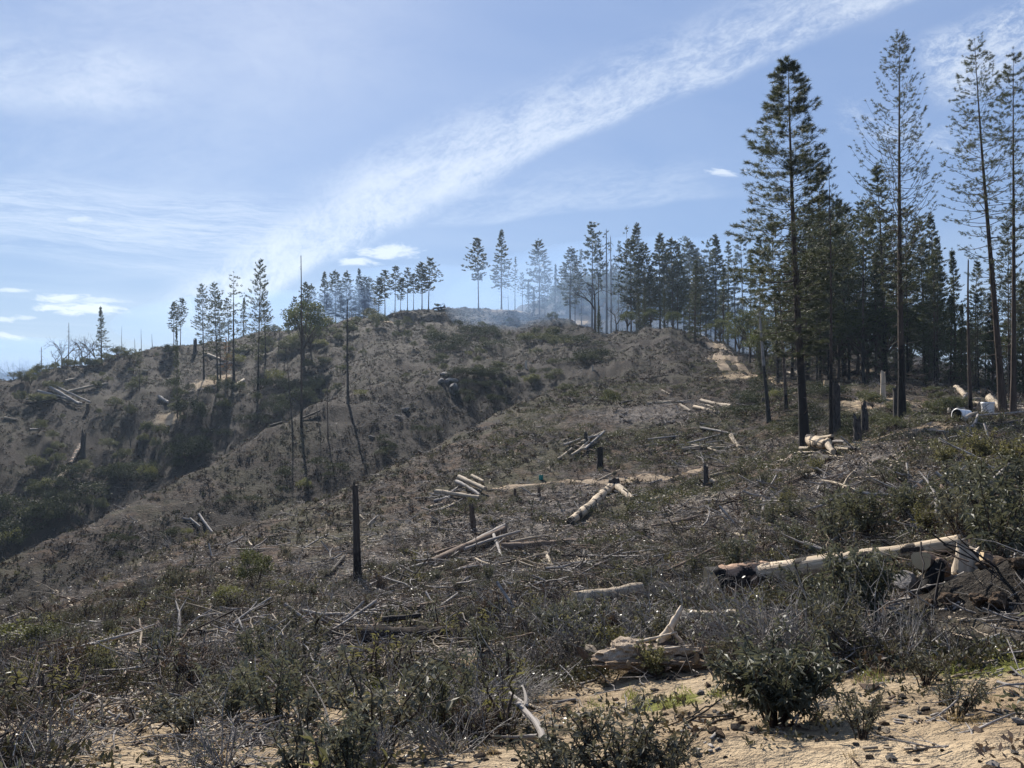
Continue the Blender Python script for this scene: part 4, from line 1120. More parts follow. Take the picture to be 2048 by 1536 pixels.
NEARG = 'leafy shrubs of the near slope'
hand = [('dome', 1556, 1452, 178, 1.25, 'large dark leafy bush with pale shoots on top beside bare soil'), ('lance1', 890, 1470, 175, .95, 'tall dark stemmed shrub in the grey tangle, lower middle'),
        ('dull0', 1120, 1580, 150, 1.2, 'leafy shrub cut by the lower edge, right of the forked branch'), ('dull1', 1240, 1590, 170, 1.3, 'broad leafy shrub at the lower edge below the bare soil'),
        ('dull2', 1330, 1560, 110, 1.2, 'low leafy shrub at the lower edge, right of the broad one'), ('lance0', 890, 1352, 62, 1.0, 'leafy shrub in front of the thick charred log'),
        ('lance2', 960, 1325, 75, 1.2, 'leafy shrub at the dark end of the thick charred log'), ('lance3', 1105, 1300, 85, 1.2, 'drooping leafy shrub left of the grey twiggy thicket'),
        ('lance0', 545, 1450, 150, 1.1, 'bushy leafy shrub below the brush heap'), ('lance1', 470, 1440, 110, 1.2, 'leafy shrub left of the one below the brush heap'), ('lance2', 620, 1430, 100, 1.1, 'leafy shrub right of the one below the brush heap'),
        ('lance3', 700, 1560, 140, 1.1, 'leafy shrub at the lower edge left of the dark stemmed shrub'), ('dull0', 610, 1580, 160, 1.1, 'leafy shrub at the lower edge under the bare stick'), ('lance1', 1480, 1150, 80, 1.1, 'leafy shrub at the left end of the long pale log'),
        ('lance2', 1590, 1110, 75, 1.1, 'leafy shrub behind the left half of the long pale log'), ('lance0', 1668, 1092, 118, .9, 'tall leafy shrub behind the middle of the long pale log'), ('lance3', 1735, 1085, 105, 1., 'tallest leafy shrub over the long pale log'),
        ('lance1', 1820, 1060, 85, 1.1, 'leafy shrub behind the right part of the long pale log'), ('lance2', 1905, 1050, 90, 1.1, 'leafy shrub behind the right tip of the long pale log'), ('lance0', 1990, 1110, 160, 1.1, 'tall leafy shrub above the torn up earth mound'),
        ('lance3', 1690, 1265, 165, .95, 'leafy shrub in front of the long pale log, left of the sawn log end'), ('lance1', 1750, 1255, 140, .9, 'leafy shrub just left of the sawn log end'), ('lance2', 1630, 1230, 120, 1.0, 'leafy shrub below the middle of the long pale log'),
        ('dull1', 1722, 1478, 95, 1.0, 'small leafy plant with a sharp shadow on bare soil'), ('dull2', 1912, 1440, 85, 1.1, 'small leafy plant on soil below the torn up earth mound'), ('dull0', 1850, 1375, 70, 1.2, 'low leafy plant under the torn up earth mound'),
        ('yellow', 1960, 920, 60, 1.3, 'yellow green shrub on the slope below the white barrel'), ('yellow', 2020, 950, 75, 1.2, 'yellow green shrub at the right edge below the white barrel'), ('yellow', 1890, 925, 50, 1.4, 'low yellowish shrub left of the others below the white barrel'),
        ('lance2', 1960, 1030, 100, 1.2, 'leafy shrub between yellow green shrubs and the torn up earth mound'), ('lance0', 2040, 1040, 120, 1.2, 'leafy shrub at the right edge above the torn up earth mound')]
for key, x, y, h, w, lab in hand:
    shrub(key, 'leafy_shrub', x, y, h, '', w, NEARG, label=lab)
gy = [(1200, 1320, 118, 1.4), (1290, 1305, 105, 1.4), (1380, 1290, 105, 1.4), (1130, 1280, 95, 1.3), (1550, 1335, 160, 1.15), (1635, 1330, 145, 1.15), (1490, 1325, 120, 1.3), (830, 1440, 120, 1.3), (960, 1440, 120, 1.3),
      (900, 1500, 120, 1.3), (1010, 1400, 90, 1.4), (1250, 1255, 70, 1.3), (1390, 1210, 75, 1.2), (740, 1520, 90, 1.2), (450, 1540, 120, 1.2), (660, 1380, 60, 1.3), (1600, 1420, 90, 1.2), (1330, 1200, 60, 1.3), (1060, 1340, 60, 1.4),
      (1860, 1290, 60, 1.2), (1480, 1250, 70, 1.3), (560, 1320, 60, 1.5), (780, 1480, 70, 1.3)]
for i, (x, y, h, w) in enumerate(gy):
    shrub(f'twiggy{i % 3}', 'twiggy_shrub', x, y, h, 'grey twiggy leafless shrub', w, 'grey twiggy shrubs of the near slope')

rn = random.Random(21)
def soil_at(p): return float(patch(np.array(p[0]), np.array(p[1]), SOIL_W, 0))
taken = [(q[1], q[2]) for q in hand] + [(q[0], q[1]) for q in gy]
cnt = 0
while cnt < 100:
    x = rn.uniform(-40, 2090); y = 1130 + 480 * rn.random() ** .9
    if x > 1450 and y < 1250 and rn.random() < .3: pass
    p = hit(x, min(y, 1600))
    if soil_at(p) > .22 and rn.random() < .93: continue
    if x > 1000 and y > 1330 and rn.random() < .55: continue
    if x > 1760 and 1090 < y < 1400: continue
    if x > 1380 and y > 1370: continue
    if 700 < x < 930 and 1240 < y < 1370: continue
    if 1420 < x < 1950 and 1090 < y < 1250: continue
    if 1140 < x < 1300 and 1190 < y < 1275: continue
    if any(abs(x - a) < 34 and abs(y - b) < 16 for a, b in taken): continue
    taken.append((x, y))
    rr = math.hypot(*p); hpx = rn.uniform(.2, .55) * F / rr
    k = rn.choice(['lance0', 'lance1', 'lance2', 'lance3', 'dull0', 'dull1', 'dull2', 'dull0', 'twiggy0', 'twiggy1', 'twiggy2', 'rusty0', 'rusty1', 'yellow'] if y < 1400 else ['lance0', 'lance2', 'dull0', 'dull1', 'dull2', 'twiggy0', 'twiggy2', 'twiggy1', 'rusty0', 'rusty1'])
    nm, what, gr = ('twiggy_shrub', 'grey twiggy leafless shrub', 'grey twiggy shrubs of the near slope') if k.startswith('twiggy') else \
        ('leafy_shrub', 'yellowish narrow leaved shrub' if k == 'yellow' else 'brown withered shrub' if k.startswith('rusty') else 'dull green narrow leaved shrub' if k.startswith('dull') else 'dark narrow leaved shrub', NEARG)
    if y > 1540: continue
    shrub(k, nm, x, y, hpx, what, rn.uniform(.9, 1.4), gr); cnt += 1

for i in range(30):
    x, y = rn.uniform(1480, 2060), rn.uniform(950, 1085)
    if any(abs(x - a) < 24 and abs(y - b) < 12 for a, b in taken): continue
    taken.append((x, y)); p = hit(x, y); rr = math.hypot(*p)
    k = rn.choice(['lance0', 'lance1', 'lance2', 'lance3', 'dull0', 'yellow'])
    shrub(k, 'leafy_shrub', x, y, rn.uniform(.4, .8) * F / rr, 'yellowish narrow leaved shrub' if k == 'yellow' else 'dull green narrow leaved shrub' if k == 'dull0' else 'dark narrow leaved shrub', rn.uniform(.9, 1.2), NEARG)
# brush and bushes of the far slopes
BG = 'bushes on the far slopes'
shrub('upright', 'green_bush', 510, 1188, 96, '', .95, BG, label='tall pale green bush standing alone on the near slope, left of the black post')
shrub('gold', 'green_bush', 22, 1308, 44, '', 1.6, BG, label='round yellow green bush at the left edge of the near slope')
shrub('bush0', 'green_bush', 84, 1300, 42, '', 1.3, BG, label='darker bush next to the round yellow green one at the left edge')
shrub('bush1', 'round_sapling', 1222, 815, 34, '', .95, BG, label='round green sapling alone on the near slope beside a dark log')
shrub('gold', 'green_bush', 455, 1215, 30, '', 1.2, BG, label='small dark bush below the tall pale green bush')
shrub('gold', 'green_bush', 560, 1185, 26, '', 1.3, BG, label='low bush at the right foot of the tall pale green bush')
C2L = lambda x: float(np.interp(x, [0, 200, 333, 433, 483, 549, 582, 640, 700], [1128, 1033, 954, 908, 879, 850, 830, 806, 770]))
zones = [((25, 270), (742, 700), 26, (8, 17), 'bush', 1.1), ((335, 640), (770, 950), 32, (12, 32), 'brush', .8), ((50, 330), (790, 1010), 26, (13, 28), 'bush', .95), ((60, 400), (900, 1010), 24, (16, 34), 'brush', .95), ((470, 760), (655, 720), 24, (12, 24), 'bush', 1.3),
         ((860, 1010), (635, 800), 26, (12, 26), 'brush', 1.2), ((1040, 1115), (640, 715), 9, (14, 30), 'bush', 1.0), ((1115, 1210), (690, 745), 11, (12, 24), 'brush', 1.2), ((990, 1140), (745, 800), 12, (10, 20), 'bush', 1.3),
         ((735, 870), (645, 690), 8, (14, 26), 'upright', .8), ((1480, 1560), (770, 850), 8, (14, 24), 'brush', 1.5), ((1590, 1720), (790, 870), 14, (16, 28), 'brush', 1.5), ((1720, 1925), (795, 868), 18, (14, 26), 'bush', 1.5), ((620, 700), (720, 800), 8, (12, 22), 'bush', 1.2), ((0, 120), (950, 1080), 8, (20, 36), 'brush', 1.0), ((215, 1190), (0, 1), 30, (10, 22), 'brush', 1.0), ((40, 640), (690, 900), 60, (9, 24), 'bush', .95), ((690, 1110), (640, 800), 34, (9, 20), 'bush', 1.0)]
for (x0, x1), (y0, y1), n, (h0, h1), key, w in zones:
    for i in range(n):
        f = rn.random(); x = x0 + (x1 - x0) * f
        if (x0, y0) == (25, 742): y = 760 - (x - 0) * .28 + rn.uniform(0, 22)
        elif x0 == 215: y = float(np.interp(x, [207, 352, 517, 700, 850, 955, 1050, 1190], [1157, 1095, 1024, 968, 902, 849, 794, 748])) - rn.uniform(6, 50)
        elif key == 'bush' and x0 == 470: y = 668 - (x - 470) * .12 + rn.uniform(0, 55)
        elif x0 == 40: y = float(np.interp(x, [0, 200, 400, 640], [765, 707, 682, 648])) + 12 + 150 * rn.random()
        elif x0 in (335, 60, 0, 50): y = C2L(x) - 8 - (C2L(x) - y0) * rn.random() ** (1.25 if x0 == 335 else 1.0) * (.9 if x0 == 335 else .6)
        else: y = rn.uniform(y0, y1)
        k = 'upright' if key == 'upright' else f'{key}{rn.randrange(3)}' if rn.random() < .93 else 'gold'
        what = 'yellow green bush' if k == 'gold' else 'pointed pale bush' if k == 'upright' else ('wide olive bush' if key == 'bush' else 'dark brushy shrub')
        shrub(k, 'gully_brush' if k.startswith('brush') else 'hillside_bush', x, y, rn.uniform(h0, h1), what, w * rn.uniform(.8, 1.25), BG)

# ------------------------------------------------------------------ logs, stumps and other lying wood
def log_geo(L, r0, r1, seed, sides=10, bend=.04, rough=.16, n=13):
    r = np.random.default_rng(seed); t = np.linspace(0, 1, n)
    P = np.stack([(t - .5) * L, bend * L * np.sin(t * 3.14 + .3) * r.uniform(-1, 1), bend * .4 * L * np.sin(t * 3.14) * r.uniform(-.4, .4)], -1)
    P[:, 1:] -= P[:, 1:].mean(0)
    lump = 1 + .05 * np.sin(t * r.uniform(5, 14) + r.uniform(0, 6)) + .3 * np.exp(-((t - r.uniform(.2, .9)) / .03) ** 2) * r.uniform(0, .35)
    rad = (r0 + (r1 - r0) * t)[:, None] * lump[:, None] * (1 + rough * r.normal(size=(n, sides)) * .6)
    g = Geo(); g.tube(P, rad, sides)
    return g, P, rad


def put_log(p0, p1, r0, r1, material, name='log', seed=0, sides=10, bend=.03, ends=True, cut=None, lift=.65):
    """a log whose ends lie at two ground points"""
    a = Vector(p0) + Vector((0, 0, r0 * lift)); b = Vector(p1) + Vector((0, 0, r1 * lift)); d = b - a; L = d.length
    g, P, rad = log_geo(L, r0, r1, seed, sides, bend)
    big = cut is not None
    if not big:
        for e in (0, -1):
            i0 = 0 if e == 0 else (len(P) - 1) * sides
            ring = np.concatenate(g.v)[i0:i0 + sides] if len(g.v) == 1 else g.v[0][i0:i0 + sides]
            k = np.arange(sides); f = np.stack([k, (k + 1) % sides, np.full(sides, sides)], -1)
            g.add(np.vstack([ring, P[e][None]]), f if e else f[:, ::-1], 0)
    o = new_obj(name, g.mesh(name, [material], True)); o.location = (a + b) / 2
    o.rotation_mode = 'QUATERNION'; o.rotation_quaternion = Vector((1, 0, 0)).rotation_difference(d.normalized()) @ Quaternion((1, 0, 0), random.uniform(0, 6.28))
    if big:
        for e, mt in zip((0, -1), cut):
            i0 = 0 if e == 0 else (len(P) - 1) * sides
            ring = g.v[0][i0:i0 + sides]; k = np.arange(sides); f = np.stack([k, (k + 1) % sides, np.full(sides, sides)], -1)
            ge = Geo(); ge.add(np.vstack([ring, P[e][None] + np.array([[.012 * (1 if e else -1), 0, 0]])]), f if e else f[:, ::-1])
            new_obj('cut_end', ge.mesh('cut_end', [mt]), o)
    return o


MATS = dict(p=(W_PALE, 'pale peeled'), b=(W_PATCH, 'mottled half barked'), g=(W_GREY, 'grey weathered'), n=(W_BROWN, 'brown barked'), k=(W_CHAR, 'charred black'), h=(W_CHARP, 'half charred'), d=(W_DARK, 'dark barked'))
LOGN = [0]


def log(x0, y0, x1, y1, th, m='p', group=None, lift=0.0, label=None, taper=.8, cut=False, name=None):
    p0, p1 = G3(x0, y0), G3(x1, y1)
    r0 = th / F * math.hypot(p0.x, p0.y) / 2; r1 = th * taper / F * math.hypot(p1.x, p1.y) / 2
    L = (p1 - p0).length
    if L > 14:                                # seen across a fold of the land: keep to the nearer slope
        rr = min(math.hypot(p0.x, p0.y), math.hypot(p1.x, p1.y)); p0, p1 = G3(x0, y0, rr), G3(x1, y1, rr)
    p0.z += lift; p1.z += lift; LOGN[0] += 1
    slim = max(r0, r1) < .045
    nm = name or ('pole' if slim and L > 1.2 else 'stick' if slim else 'log')
    o = put_log(p0, p1, r0, r1, MATS[m][0], nm, LOGN[0] * 7, 10 if th > 9 else 7, .025, cut=(W_CUT, W_CUT) if cut else None)
    if label: tag(o, label, nm, group)
    else:
        size = 'long' if L > 3.2 else 'short' if L < 1.2 else 'fallen'
        say(o, f'{size} {MATS[m][1]} {nm}', (x0 + x1) / 2, (y0 + y1) / 2, nm, group)
    return o


# the long pale log with its broad charred butt
o = log(1436, 1176, 1928, 1084, 40, 'b', label='long pale fallen log with dark bark flakes under the leafy shrubs', taper=.62, cut=True)
g = Geo(); rr_ = np.random.default_rng(3)
pb = G3(1452, 1180)
butt = put_log(G3(1424, 1188), G3(1575, 1150), .27, .155, W_CHARP, 'log_butt', 501, 12, .02, cut=(W_CUT, W_CHAR))
tag(butt, 'broad charred butt piece at the left end of the long pale log', 'log')
log(1148, 1226, 1284, 1198, 27, 'p', lift=.10, label='pale smooth log half hidden left of the long pale log', cut=True)
log(1368, 1256, 1492, 1248, 22, 'p', lift=.10, label='short pale log behind the grey twiggy shrubs, above the large leafy bush', cut=True)
log(1640, 1234, 1748, 1242, 20, 'p', lift=.08, label='short bright log below the long pale log, left of the earth mound')
log(728, 1290, 905, 1284, 48, 'd', label='thick charred log with a red brown split top', taper=.7, cut=True)
log(765, 1272, 842, 1268, 12, 'k', label='charred slab lying on the thick charred log', lift=.22)
log(1142, 1040, 1232, 962, 17, 'b', label='upper of the crossed logs, mottled and long', taper=1.1)
log(1234, 968, 1264, 998, 15, 'p', label='short pale log leaning against the mottled crossed log', taper=.8)
log(1002, 1096, 1182, 1078, 19, 'n', label='long dark grey log reaching right from the grey log heap', taper=.8, cut=True)
H1 = 'logs of the grey log heap'
for q in [(862, 1134, 1008, 1066, 15, 'n', .12), (868, 1142, 988, 1106, 13, 'p', .0), (902, 1146, 965, 1122, 13, 'n', .0), (930, 1100, 1012, 1062, 9, 'g', .25), (800, 1144, 866, 1124, 8, 'g', 0), (930, 1116, 1040, 1078, 7, 'g', .3), (950, 1122, 988, 1134, 5, 'p', .15),
          (870, 1120, 950, 1090, 6, 'n', .2), (985, 1070, 1000, 1112, 7, 'g', .1), (905, 1152, 990, 1126, 5, 'g', .1), (1020, 1092, 1100, 1072, 6, 'p', .2), (1000, 1112, 1030, 1112, 6, 'p', 0)]:
    log(*q[:6], group=H1, lift=q[6])
H2 = 'logs of the pale log heap'
for q in [(872, 986, 958, 992, 10, 'p', .12), (918, 964, 970, 982, 10, 'p', .25), (912, 970, 960, 988, 8, 'g', .2), (944, 960, 967, 970, 8, 'p', .3), (858, 1010, 884, 999, 5, 'p', 0), (882, 1014, 910, 998, 6, 'p', 0), (898, 984, 930, 966, 5, 'g', .1), (868, 998, 900, 990, 6, 'g', 0)]:
    log(*q[:6], group=H2, lift=q[6])
H3 = 'logs of the splintered log heap'
for q in [(1116, 918, 1144, 902, 6, 'p', 0), (1142, 914, 1192, 893, 6, 'p', .1), (1152, 910, 1178, 895, 6, 'p', .2), (1165, 899, 1208, 878, 6, 'p', .3), (1170, 906, 1209, 884, 5, 'g', .3), (1128, 902, 1160, 890, 4, 'g', .1), (1175, 893, 1200, 890, 5, 'g', .3), (1150, 900, 1190, 906, 4, 'n', .1)]:
    log(*q[:6], group=H3, lift=q[6])
H4 = 'pale logs on the near slope'
for q in [(1294, 819, 1382, 810, 6, 'p', 0), (1310, 808, 1344, 813, 5, 'p', 0), (1402, 809, 1464, 824, 8, 'p', .05), (1408, 818, 1428, 822, 4, 'p', 0), (1440, 824, 1462, 826, 6, 'p', 0), (1388, 826, 1434, 837, 7, 'b', 0), (1360, 826, 1381, 832, 8, 'p', 0), (1343, 822, 1349, 822, 6, 'p', 0), (1466, 790, 1517, 786, 5, 'p', 0),
          (1324, 784, 1340, 790, 4, 'p', 0), (1400, 861, 1492, 869, 5, 'g', 0), (1462, 874, 1479, 892, 9, 'p', .05)]:
    log(*q[:6], group=H4, lift=q[6])
H5 = 'thin poles lying on the near slope'
for q in [(1280, 898, 1312, 892, 6, 'p', 0), (1364, 899, 1402, 895, 7, 'p', .05), (1366, 904, 1398, 900, 4, 'p', 0), (1384, 893, 1408, 895, 4, 'p', .1), (1418, 897, 1450, 893, 7, 'p', .05), (1416, 896, 1440, 904, 4, 'p', .1), (1430, 900, 1450, 903, 4, 'p', 0), (1296, 888, 1364, 874, 4, 'g', 0), (1375, 886, 1442, 871, 4, 'g', .05), (1372, 890, 1450, 878, 3, 'g', 0),
          (1330, 892, 1424, 886, 3, 'g', 0), (1312, 856, 1350, 850, 3, 'g', 0), (1240, 812, 1264, 800, 6, 'k', 0), (1055, 980, 1176, 968, 6, 'g', 0), (1080, 984, 1140, 1000, 5, 'n', 0), (1196, 956, 1240, 934, 4, 'p', 0), (1298, 962, 1322, 948, 4, 'g', 0), (1274, 1008, 1327, 992, 7, 'p', 0), (1302, 1050, 1402, 1025, 9, 'n', 0), (1360, 1098, 1452, 1062, 7, 'n', 0), (1360, 968, 1390, 952, 5, 'k', 0),
          (1390, 965, 1420, 958, 5, 'p', 0), (1422, 964, 1432, 964, 10, 'p', .05), (1418, 956, 1486, 940, 5, 'p', 0), (1432, 966, 1470, 958, 4, 'g', 0), (1250, 985, 1290, 985, 5, 'p', 0)]:
    log(*q[:6], group=H5, lift=q[6])
H6 = 'wood of the heap at the tall dense pine'
for q in [(1620, 902, 1654, 912, 22, 'b', .28), (1654, 904, 1663, 922, 12, 'p', .3), (1622, 890, 1666, 906, 7, 'p', .5), (1601, 908, 1618, 908, 8, 'p', .15), (1598, 915, 1634, 913, 6, 'p', .05), (1660, 910, 1698, 909, 7, 'p', .15), (1634, 922, 1662, 926, 16, 'k', 0), (1640, 916, 1650, 934, 12, 'k', 0), (1668, 898, 1690, 896, 7, 'g', .2), (1685, 892, 1712, 912, 8, 'k', .1),
          (1556, 930, 1575, 928, 6, 'p', 0), (1566, 938, 1582, 922, 7, 'n', .05), (1576, 936, 1584, 922, 6, 'n', .1), (1628, 934, 1655, 932, 4, 'g', 0), (1605, 922, 1640, 916, 5, 'k', .05)]:
    log(*q[:6], group=H6, lift=q[6])
H7 = 'felled wood at the forest edge on the right'
for q in [(1913, 792, 1932, 803, 10, 'p', .1), (1944, 808, 1962, 788, 5, 'g', .3), (1956, 800, 1968, 790, 4, 'g', .2), (1966, 800, 1984, 800, 12, 'h', .2), (1978, 806, 2014, 822, 12, 'p', .1), (1913, 818, 1934, 800, 5, 'g', .1), (1940, 806, 1960, 812, 8, 'p', .1), (1936, 826, 1986, 818, 14, 'k', 0), (2030, 820, 2060, 822, 10, 'p', .1), (1768, 800, 1790, 792, 4, 'p', .1), (1555, 738, 1583, 744, 7, 'p', .1), (1586, 740, 1598, 744, 8, 'p', .1)]:
    log(*q[:6], group=H7, lift=q[6])
H8 = 'old poles stacked beside the white barrel'
for q in [(1932, 838, 2060, 824, 5, 'g', .0), (1936, 846, 2062, 830, 6, 'n', .10), (1944, 850, 2058, 834, 4, 'g', .2), (1950, 858, 2060, 842, 6, 'n', .05), (1930, 858, 1952, 848, 6, 'p', .3), (1942, 866, 1958, 850, 5, 'g', .2), (1985, 862, 2058, 848, 8, 'k', .05)]:
    log(*q[:6], group=H8, lift=q[6])
H9 = 'logs on the left hillside'
for q in [(75, 787, 162, 812, 5, 'g', .4), (100, 788, 157, 817, 5, 'g', .6), (105, 784, 180, 807, 4, 'g', .6), (52, 804, 117, 800, 4, 'g', .1), (60, 812, 120, 806, 4, 'k', .2), (135, 786, 216, 758, 5, 'p', .1), (408, 703, 452, 724, 5, 'p', .2), (474, 718, 502, 696, 7, 'p', .3), (432, 737, 472, 724, 6, 'g', .2), (470, 783, 488, 764, 8, 'p', .2), (455, 726, 480, 728, 5, 'k', .1),
          (370, 787, 388, 787, 4, 'p', .1), (395, 786, 430, 784, 3, 'g', .1), (522, 866, 536, 856, 6, 'p', .1), (540, 858, 565, 852, 5, 'k', .1), (605, 842, 640, 832, 4, 'k', .1), (130, 769, 152, 762, 5, 'p', 0), (285, 745, 296, 745, 4, 'p', .1), (8, 840, 34, 838, 4, 'p', .1), (318, 800, 336, 812, 6, 'g', .1), (60, 850, 76, 846, 4, 'g', 0)]:
    log(*q[:6], group=H9, lift=q[6])
log(100, 992, 143, 935, 9, 'b', label='lower mottled half of the crooked charred log on the left slope', lift=.15, taper=.9)
log(141, 938, 164, 884, 10, 'h', label='upper charred half of the crooked log on the left slope', lift=.5, taper=.6)
HA = 'chopped wood strewn on the near slope'
for q in [(1092, 1108, 1105, 1130, 9, 'p', .02), (1108, 1100, 1134, 1110, 8, 'p', 0), (1076, 1120, 1100, 1124, 6, 'p', 0), (1092, 1137, 1116, 1140, 5, 'g', 0), (1144, 1124, 1180, 1117, 8, 'p', 0), (1208, 1134, 1266, 1090, 6, 'g', 0), (1180, 1146, 1250, 1106, 6, 'n', 0), (1248, 1116, 1256, 1100, 6, 'p', 0), (1252, 1120, 1270, 1108, 5, 'g', 0),
          (1284, 1086, 1292, 1078, 5, 'p', 0), (1330, 1080, 1372, 1065, 6, 'k', 0), (1400, 1112, 1425, 1092, 5, 'g', 0), (1470, 1082, 1490, 1084, 8, 'p', 0), (1448, 1066, 1456, 1058, 8, 'k', 0), (1445, 1115, 1490, 1100, 5, 'g', 0), (1480, 1120, 1500, 1112, 7, 'p', 0), (1440, 1040, 1465, 1028, 5, 'k', 0), (1430, 1024, 1410, 1012, 3, 'g', 0), (1570, 975, 1618, 958, 9, 'n', 0), (1500, 995, 1560, 975, 6, 'g', 0),
          (1640, 965, 1700, 945, 5, 'g', 0), (1700, 960, 1745, 935, 4, 'g', 0), (1760, 890, 1798, 878, 6, 'p', 0), (1745, 905, 1765, 895, 6, 'n', 0), (1770, 935, 1806, 918, 5, 'k', 0), (1735, 930, 1760, 920, 6, 'n', 0), (1780, 1085, 1830, 1060, 4, 'g', 0), (680, 1240, 760, 1190, 6, 'g', 0), (690, 1210, 735, 1186, 6, 'k', 0), (655, 1155, 688, 1125, 9, 'k', .03), (760, 1200, 812, 1180, 5, 'g', 0), (770, 1215, 815, 1190, 4, 'g', 0),
          (870, 1170, 960, 1150, 5, 'g', 0), (850, 1180, 930, 1176, 4, 'g', 0), (640, 1080, 690, 1050, 4, 'g', 0), (735, 1045, 755, 1030, 4, 'g', 0), (720, 1030, 728, 1034, 4, 'p', 0), (600, 1215, 650, 1200, 5, 'k', 0), (380, 1045, 400, 1060, 4, 'g', .2), (398, 1036, 424, 1068, 5, 'g', .15), (365, 1046, 384, 1044, 4, 'g', .1), (470, 1094, 484, 1096, 4, 'p', 0), (498, 1092, 504, 1104, 5, 'p', .1), (388, 1143, 422, 1136, 4, 'g', 0),
          (250, 1186, 258, 1188, 7, 'p', 0), (160, 1270, 230, 1240, 4, 'g', 0), (20, 1380, 50, 1366, 7, 'n', 0), (30, 1382, 70, 1372, 5, 'g', 0), (88, 1364, 102, 1378, 5, 'p', 0), (60, 1388, 66, 1398, 5, 'p', 0), (180, 1384, 216, 1382, 7, 'p', 0), (200, 1398, 218, 1396, 6, 'g', 0), (140, 1408, 180, 1404, 6, 'n', 0), (20, 1505, 68, 1508, 14, 'k', .02), (190, 1295, 196, 1284, 4, 'p', .05), (260, 1440, 330, 1430, 6, 'g', 0),
          (700, 1385, 728, 1370, 5, 'p', 0), (688, 1372, 722, 1352, 8, 'p', 0), (730, 1392, 750, 1390, 5, 'p', 0), (1020, 1344, 1060, 1330, 10, 'g', 0), (940, 1345, 975, 1335, 8, 'p', 0), (936, 1306, 970, 1300, 8, 'p', 0), (1045, 1395, 1082, 1414, 7, 'p', .02), (1105, 1402, 1150, 1394, 6, 'g', .02), (1160, 1366, 1200, 1358, 6, 'g', 0), (1880, 1278, 1946, 1298, 9, 'p', .03), (1950, 1310, 2002, 1282, 7, 'g', .05),
          (1690, 1370, 1760, 1340, 5, 'g', .02), (1996, 1368, 2048, 1374, 6, 'g', 0), (1260, 1520, 1300, 1480, 6, 'g', .02), (620, 1410, 690, 1396, 6, 'k', .02)]:
    log(*q[:6], group=HA, lift=q[6])


rk = random.Random(55)
for cx, cy, sx, sy, n, dirn, kinds, gr in [(935, 1112, 75, 24, 16, -.42, 'ggpnk', H1), (920, 982, 45, 16, 8, -.3, 'pgg', H2), (1168, 898, 40, 12, 9, -.5, 'pgg', H3), (1200, 1118, 110, 30, 18, -.45, 'pggn', HA), (1530, 1030, 80, 32, 14, -.5, 'ggpn', HA), (1690, 950, 75, 30, 14, -.4, 'ggp', HA),
                                           (1292, 1146, 26, 10, 12, -.1, 'kkkg', HA), (1650, 912, 45, 12, 9, -.15, 'pggk', H6), (820, 1180, 90, 30, 14, -.5, 'gggp', HA), (1420, 890, 70, 14, 8, -.15, 'pg', H5), (1400, 1090, 90, 40, 12, -.4, 'ggn', HA)]:
    for i in range(n):
        x, y = rk.gauss(cx, sx * .5), rk.gauss(cy, sy * .5); p_ = hit(x, y); L = rk.uniform(.5, 1.7) * min(1, math.hypot(*p_) / 14) * F / math.hypot(*p_) * .5; a_ = math.atan(dirn) + rk.gauss(0, .45)
        dx, dy = math.cos(a_) * L, math.sin(a_) * L * .6
        log(x - dx, y - dy, x + dx, y + dy, max(2.4, rk.uniform(.03, .075) * F / math.hypot(*p_)), rk.choice(kinds), group=gr, lift=rk.uniform(0, .12))


def rock_geo(seed, n=2, flat=.7, rough=.22, cut=0.0):
    import bmesh
    bm = bmesh.new(); bmesh.ops.create_icosphere(bm, subdivisions=n, radius=1.0)
    r = np.random.default_rng(seed); k = r.normal(size=(6, 3)); ph = r.uniform(0, 6.28, 6)
    for v in bm.verts:
        c = np.array(v.co); s = 1 + rough * sum(math.sin(2.2 * float(k[i] @ c) + ph[i]) for i in range(6)) / 2.4 + r.normal() * rough * .25
        v.co = Vector(c * s * np.array([1, .8, flat]))
    me = bpy.data.meshes.new('stone'); bm.to_mesh(me); bm.free(); return me


ROCKS = [rock_geo(i, 2, .6 + .1 * (i % 3), .42) for i in range(6)]
for m_ in ROCKS: m_.materials.append(M_ROCK)
CHUNKS = [rock_geo(20 + i, 1, .45, .3) for i in range(5)]
for i, m_ in enumerate(CHUNKS): m_.materials.append([W_PALE, W_CHAR, W_BROWN, W_PALE, W_GREY][i])


def stone(px, py, wpx, hpx, label=None, mesh=None, name='boulder', what='grey stone', group=None, cat='stone', rot=None):
    p = G3(px, py); rr = math.hypot(p.x, p.y); s = wpx / F * rr / 2
    o = new_obj(name, mesh or random.choice(ROCKS)); o.location = p + Vector((0, 0, hpx / F * rr * .25)); o.scale = (s, s * .8, hpx / F * rr * .7)
    o.rotation_euler = (random.uniform(-.2, .2), random.uniform(-.2, .2), random.uniform(0, 6.28) if rot is None else rot)
    if label: tag(o, label, cat, group)
    else: say(o, what, px, py, cat, group)
    return o


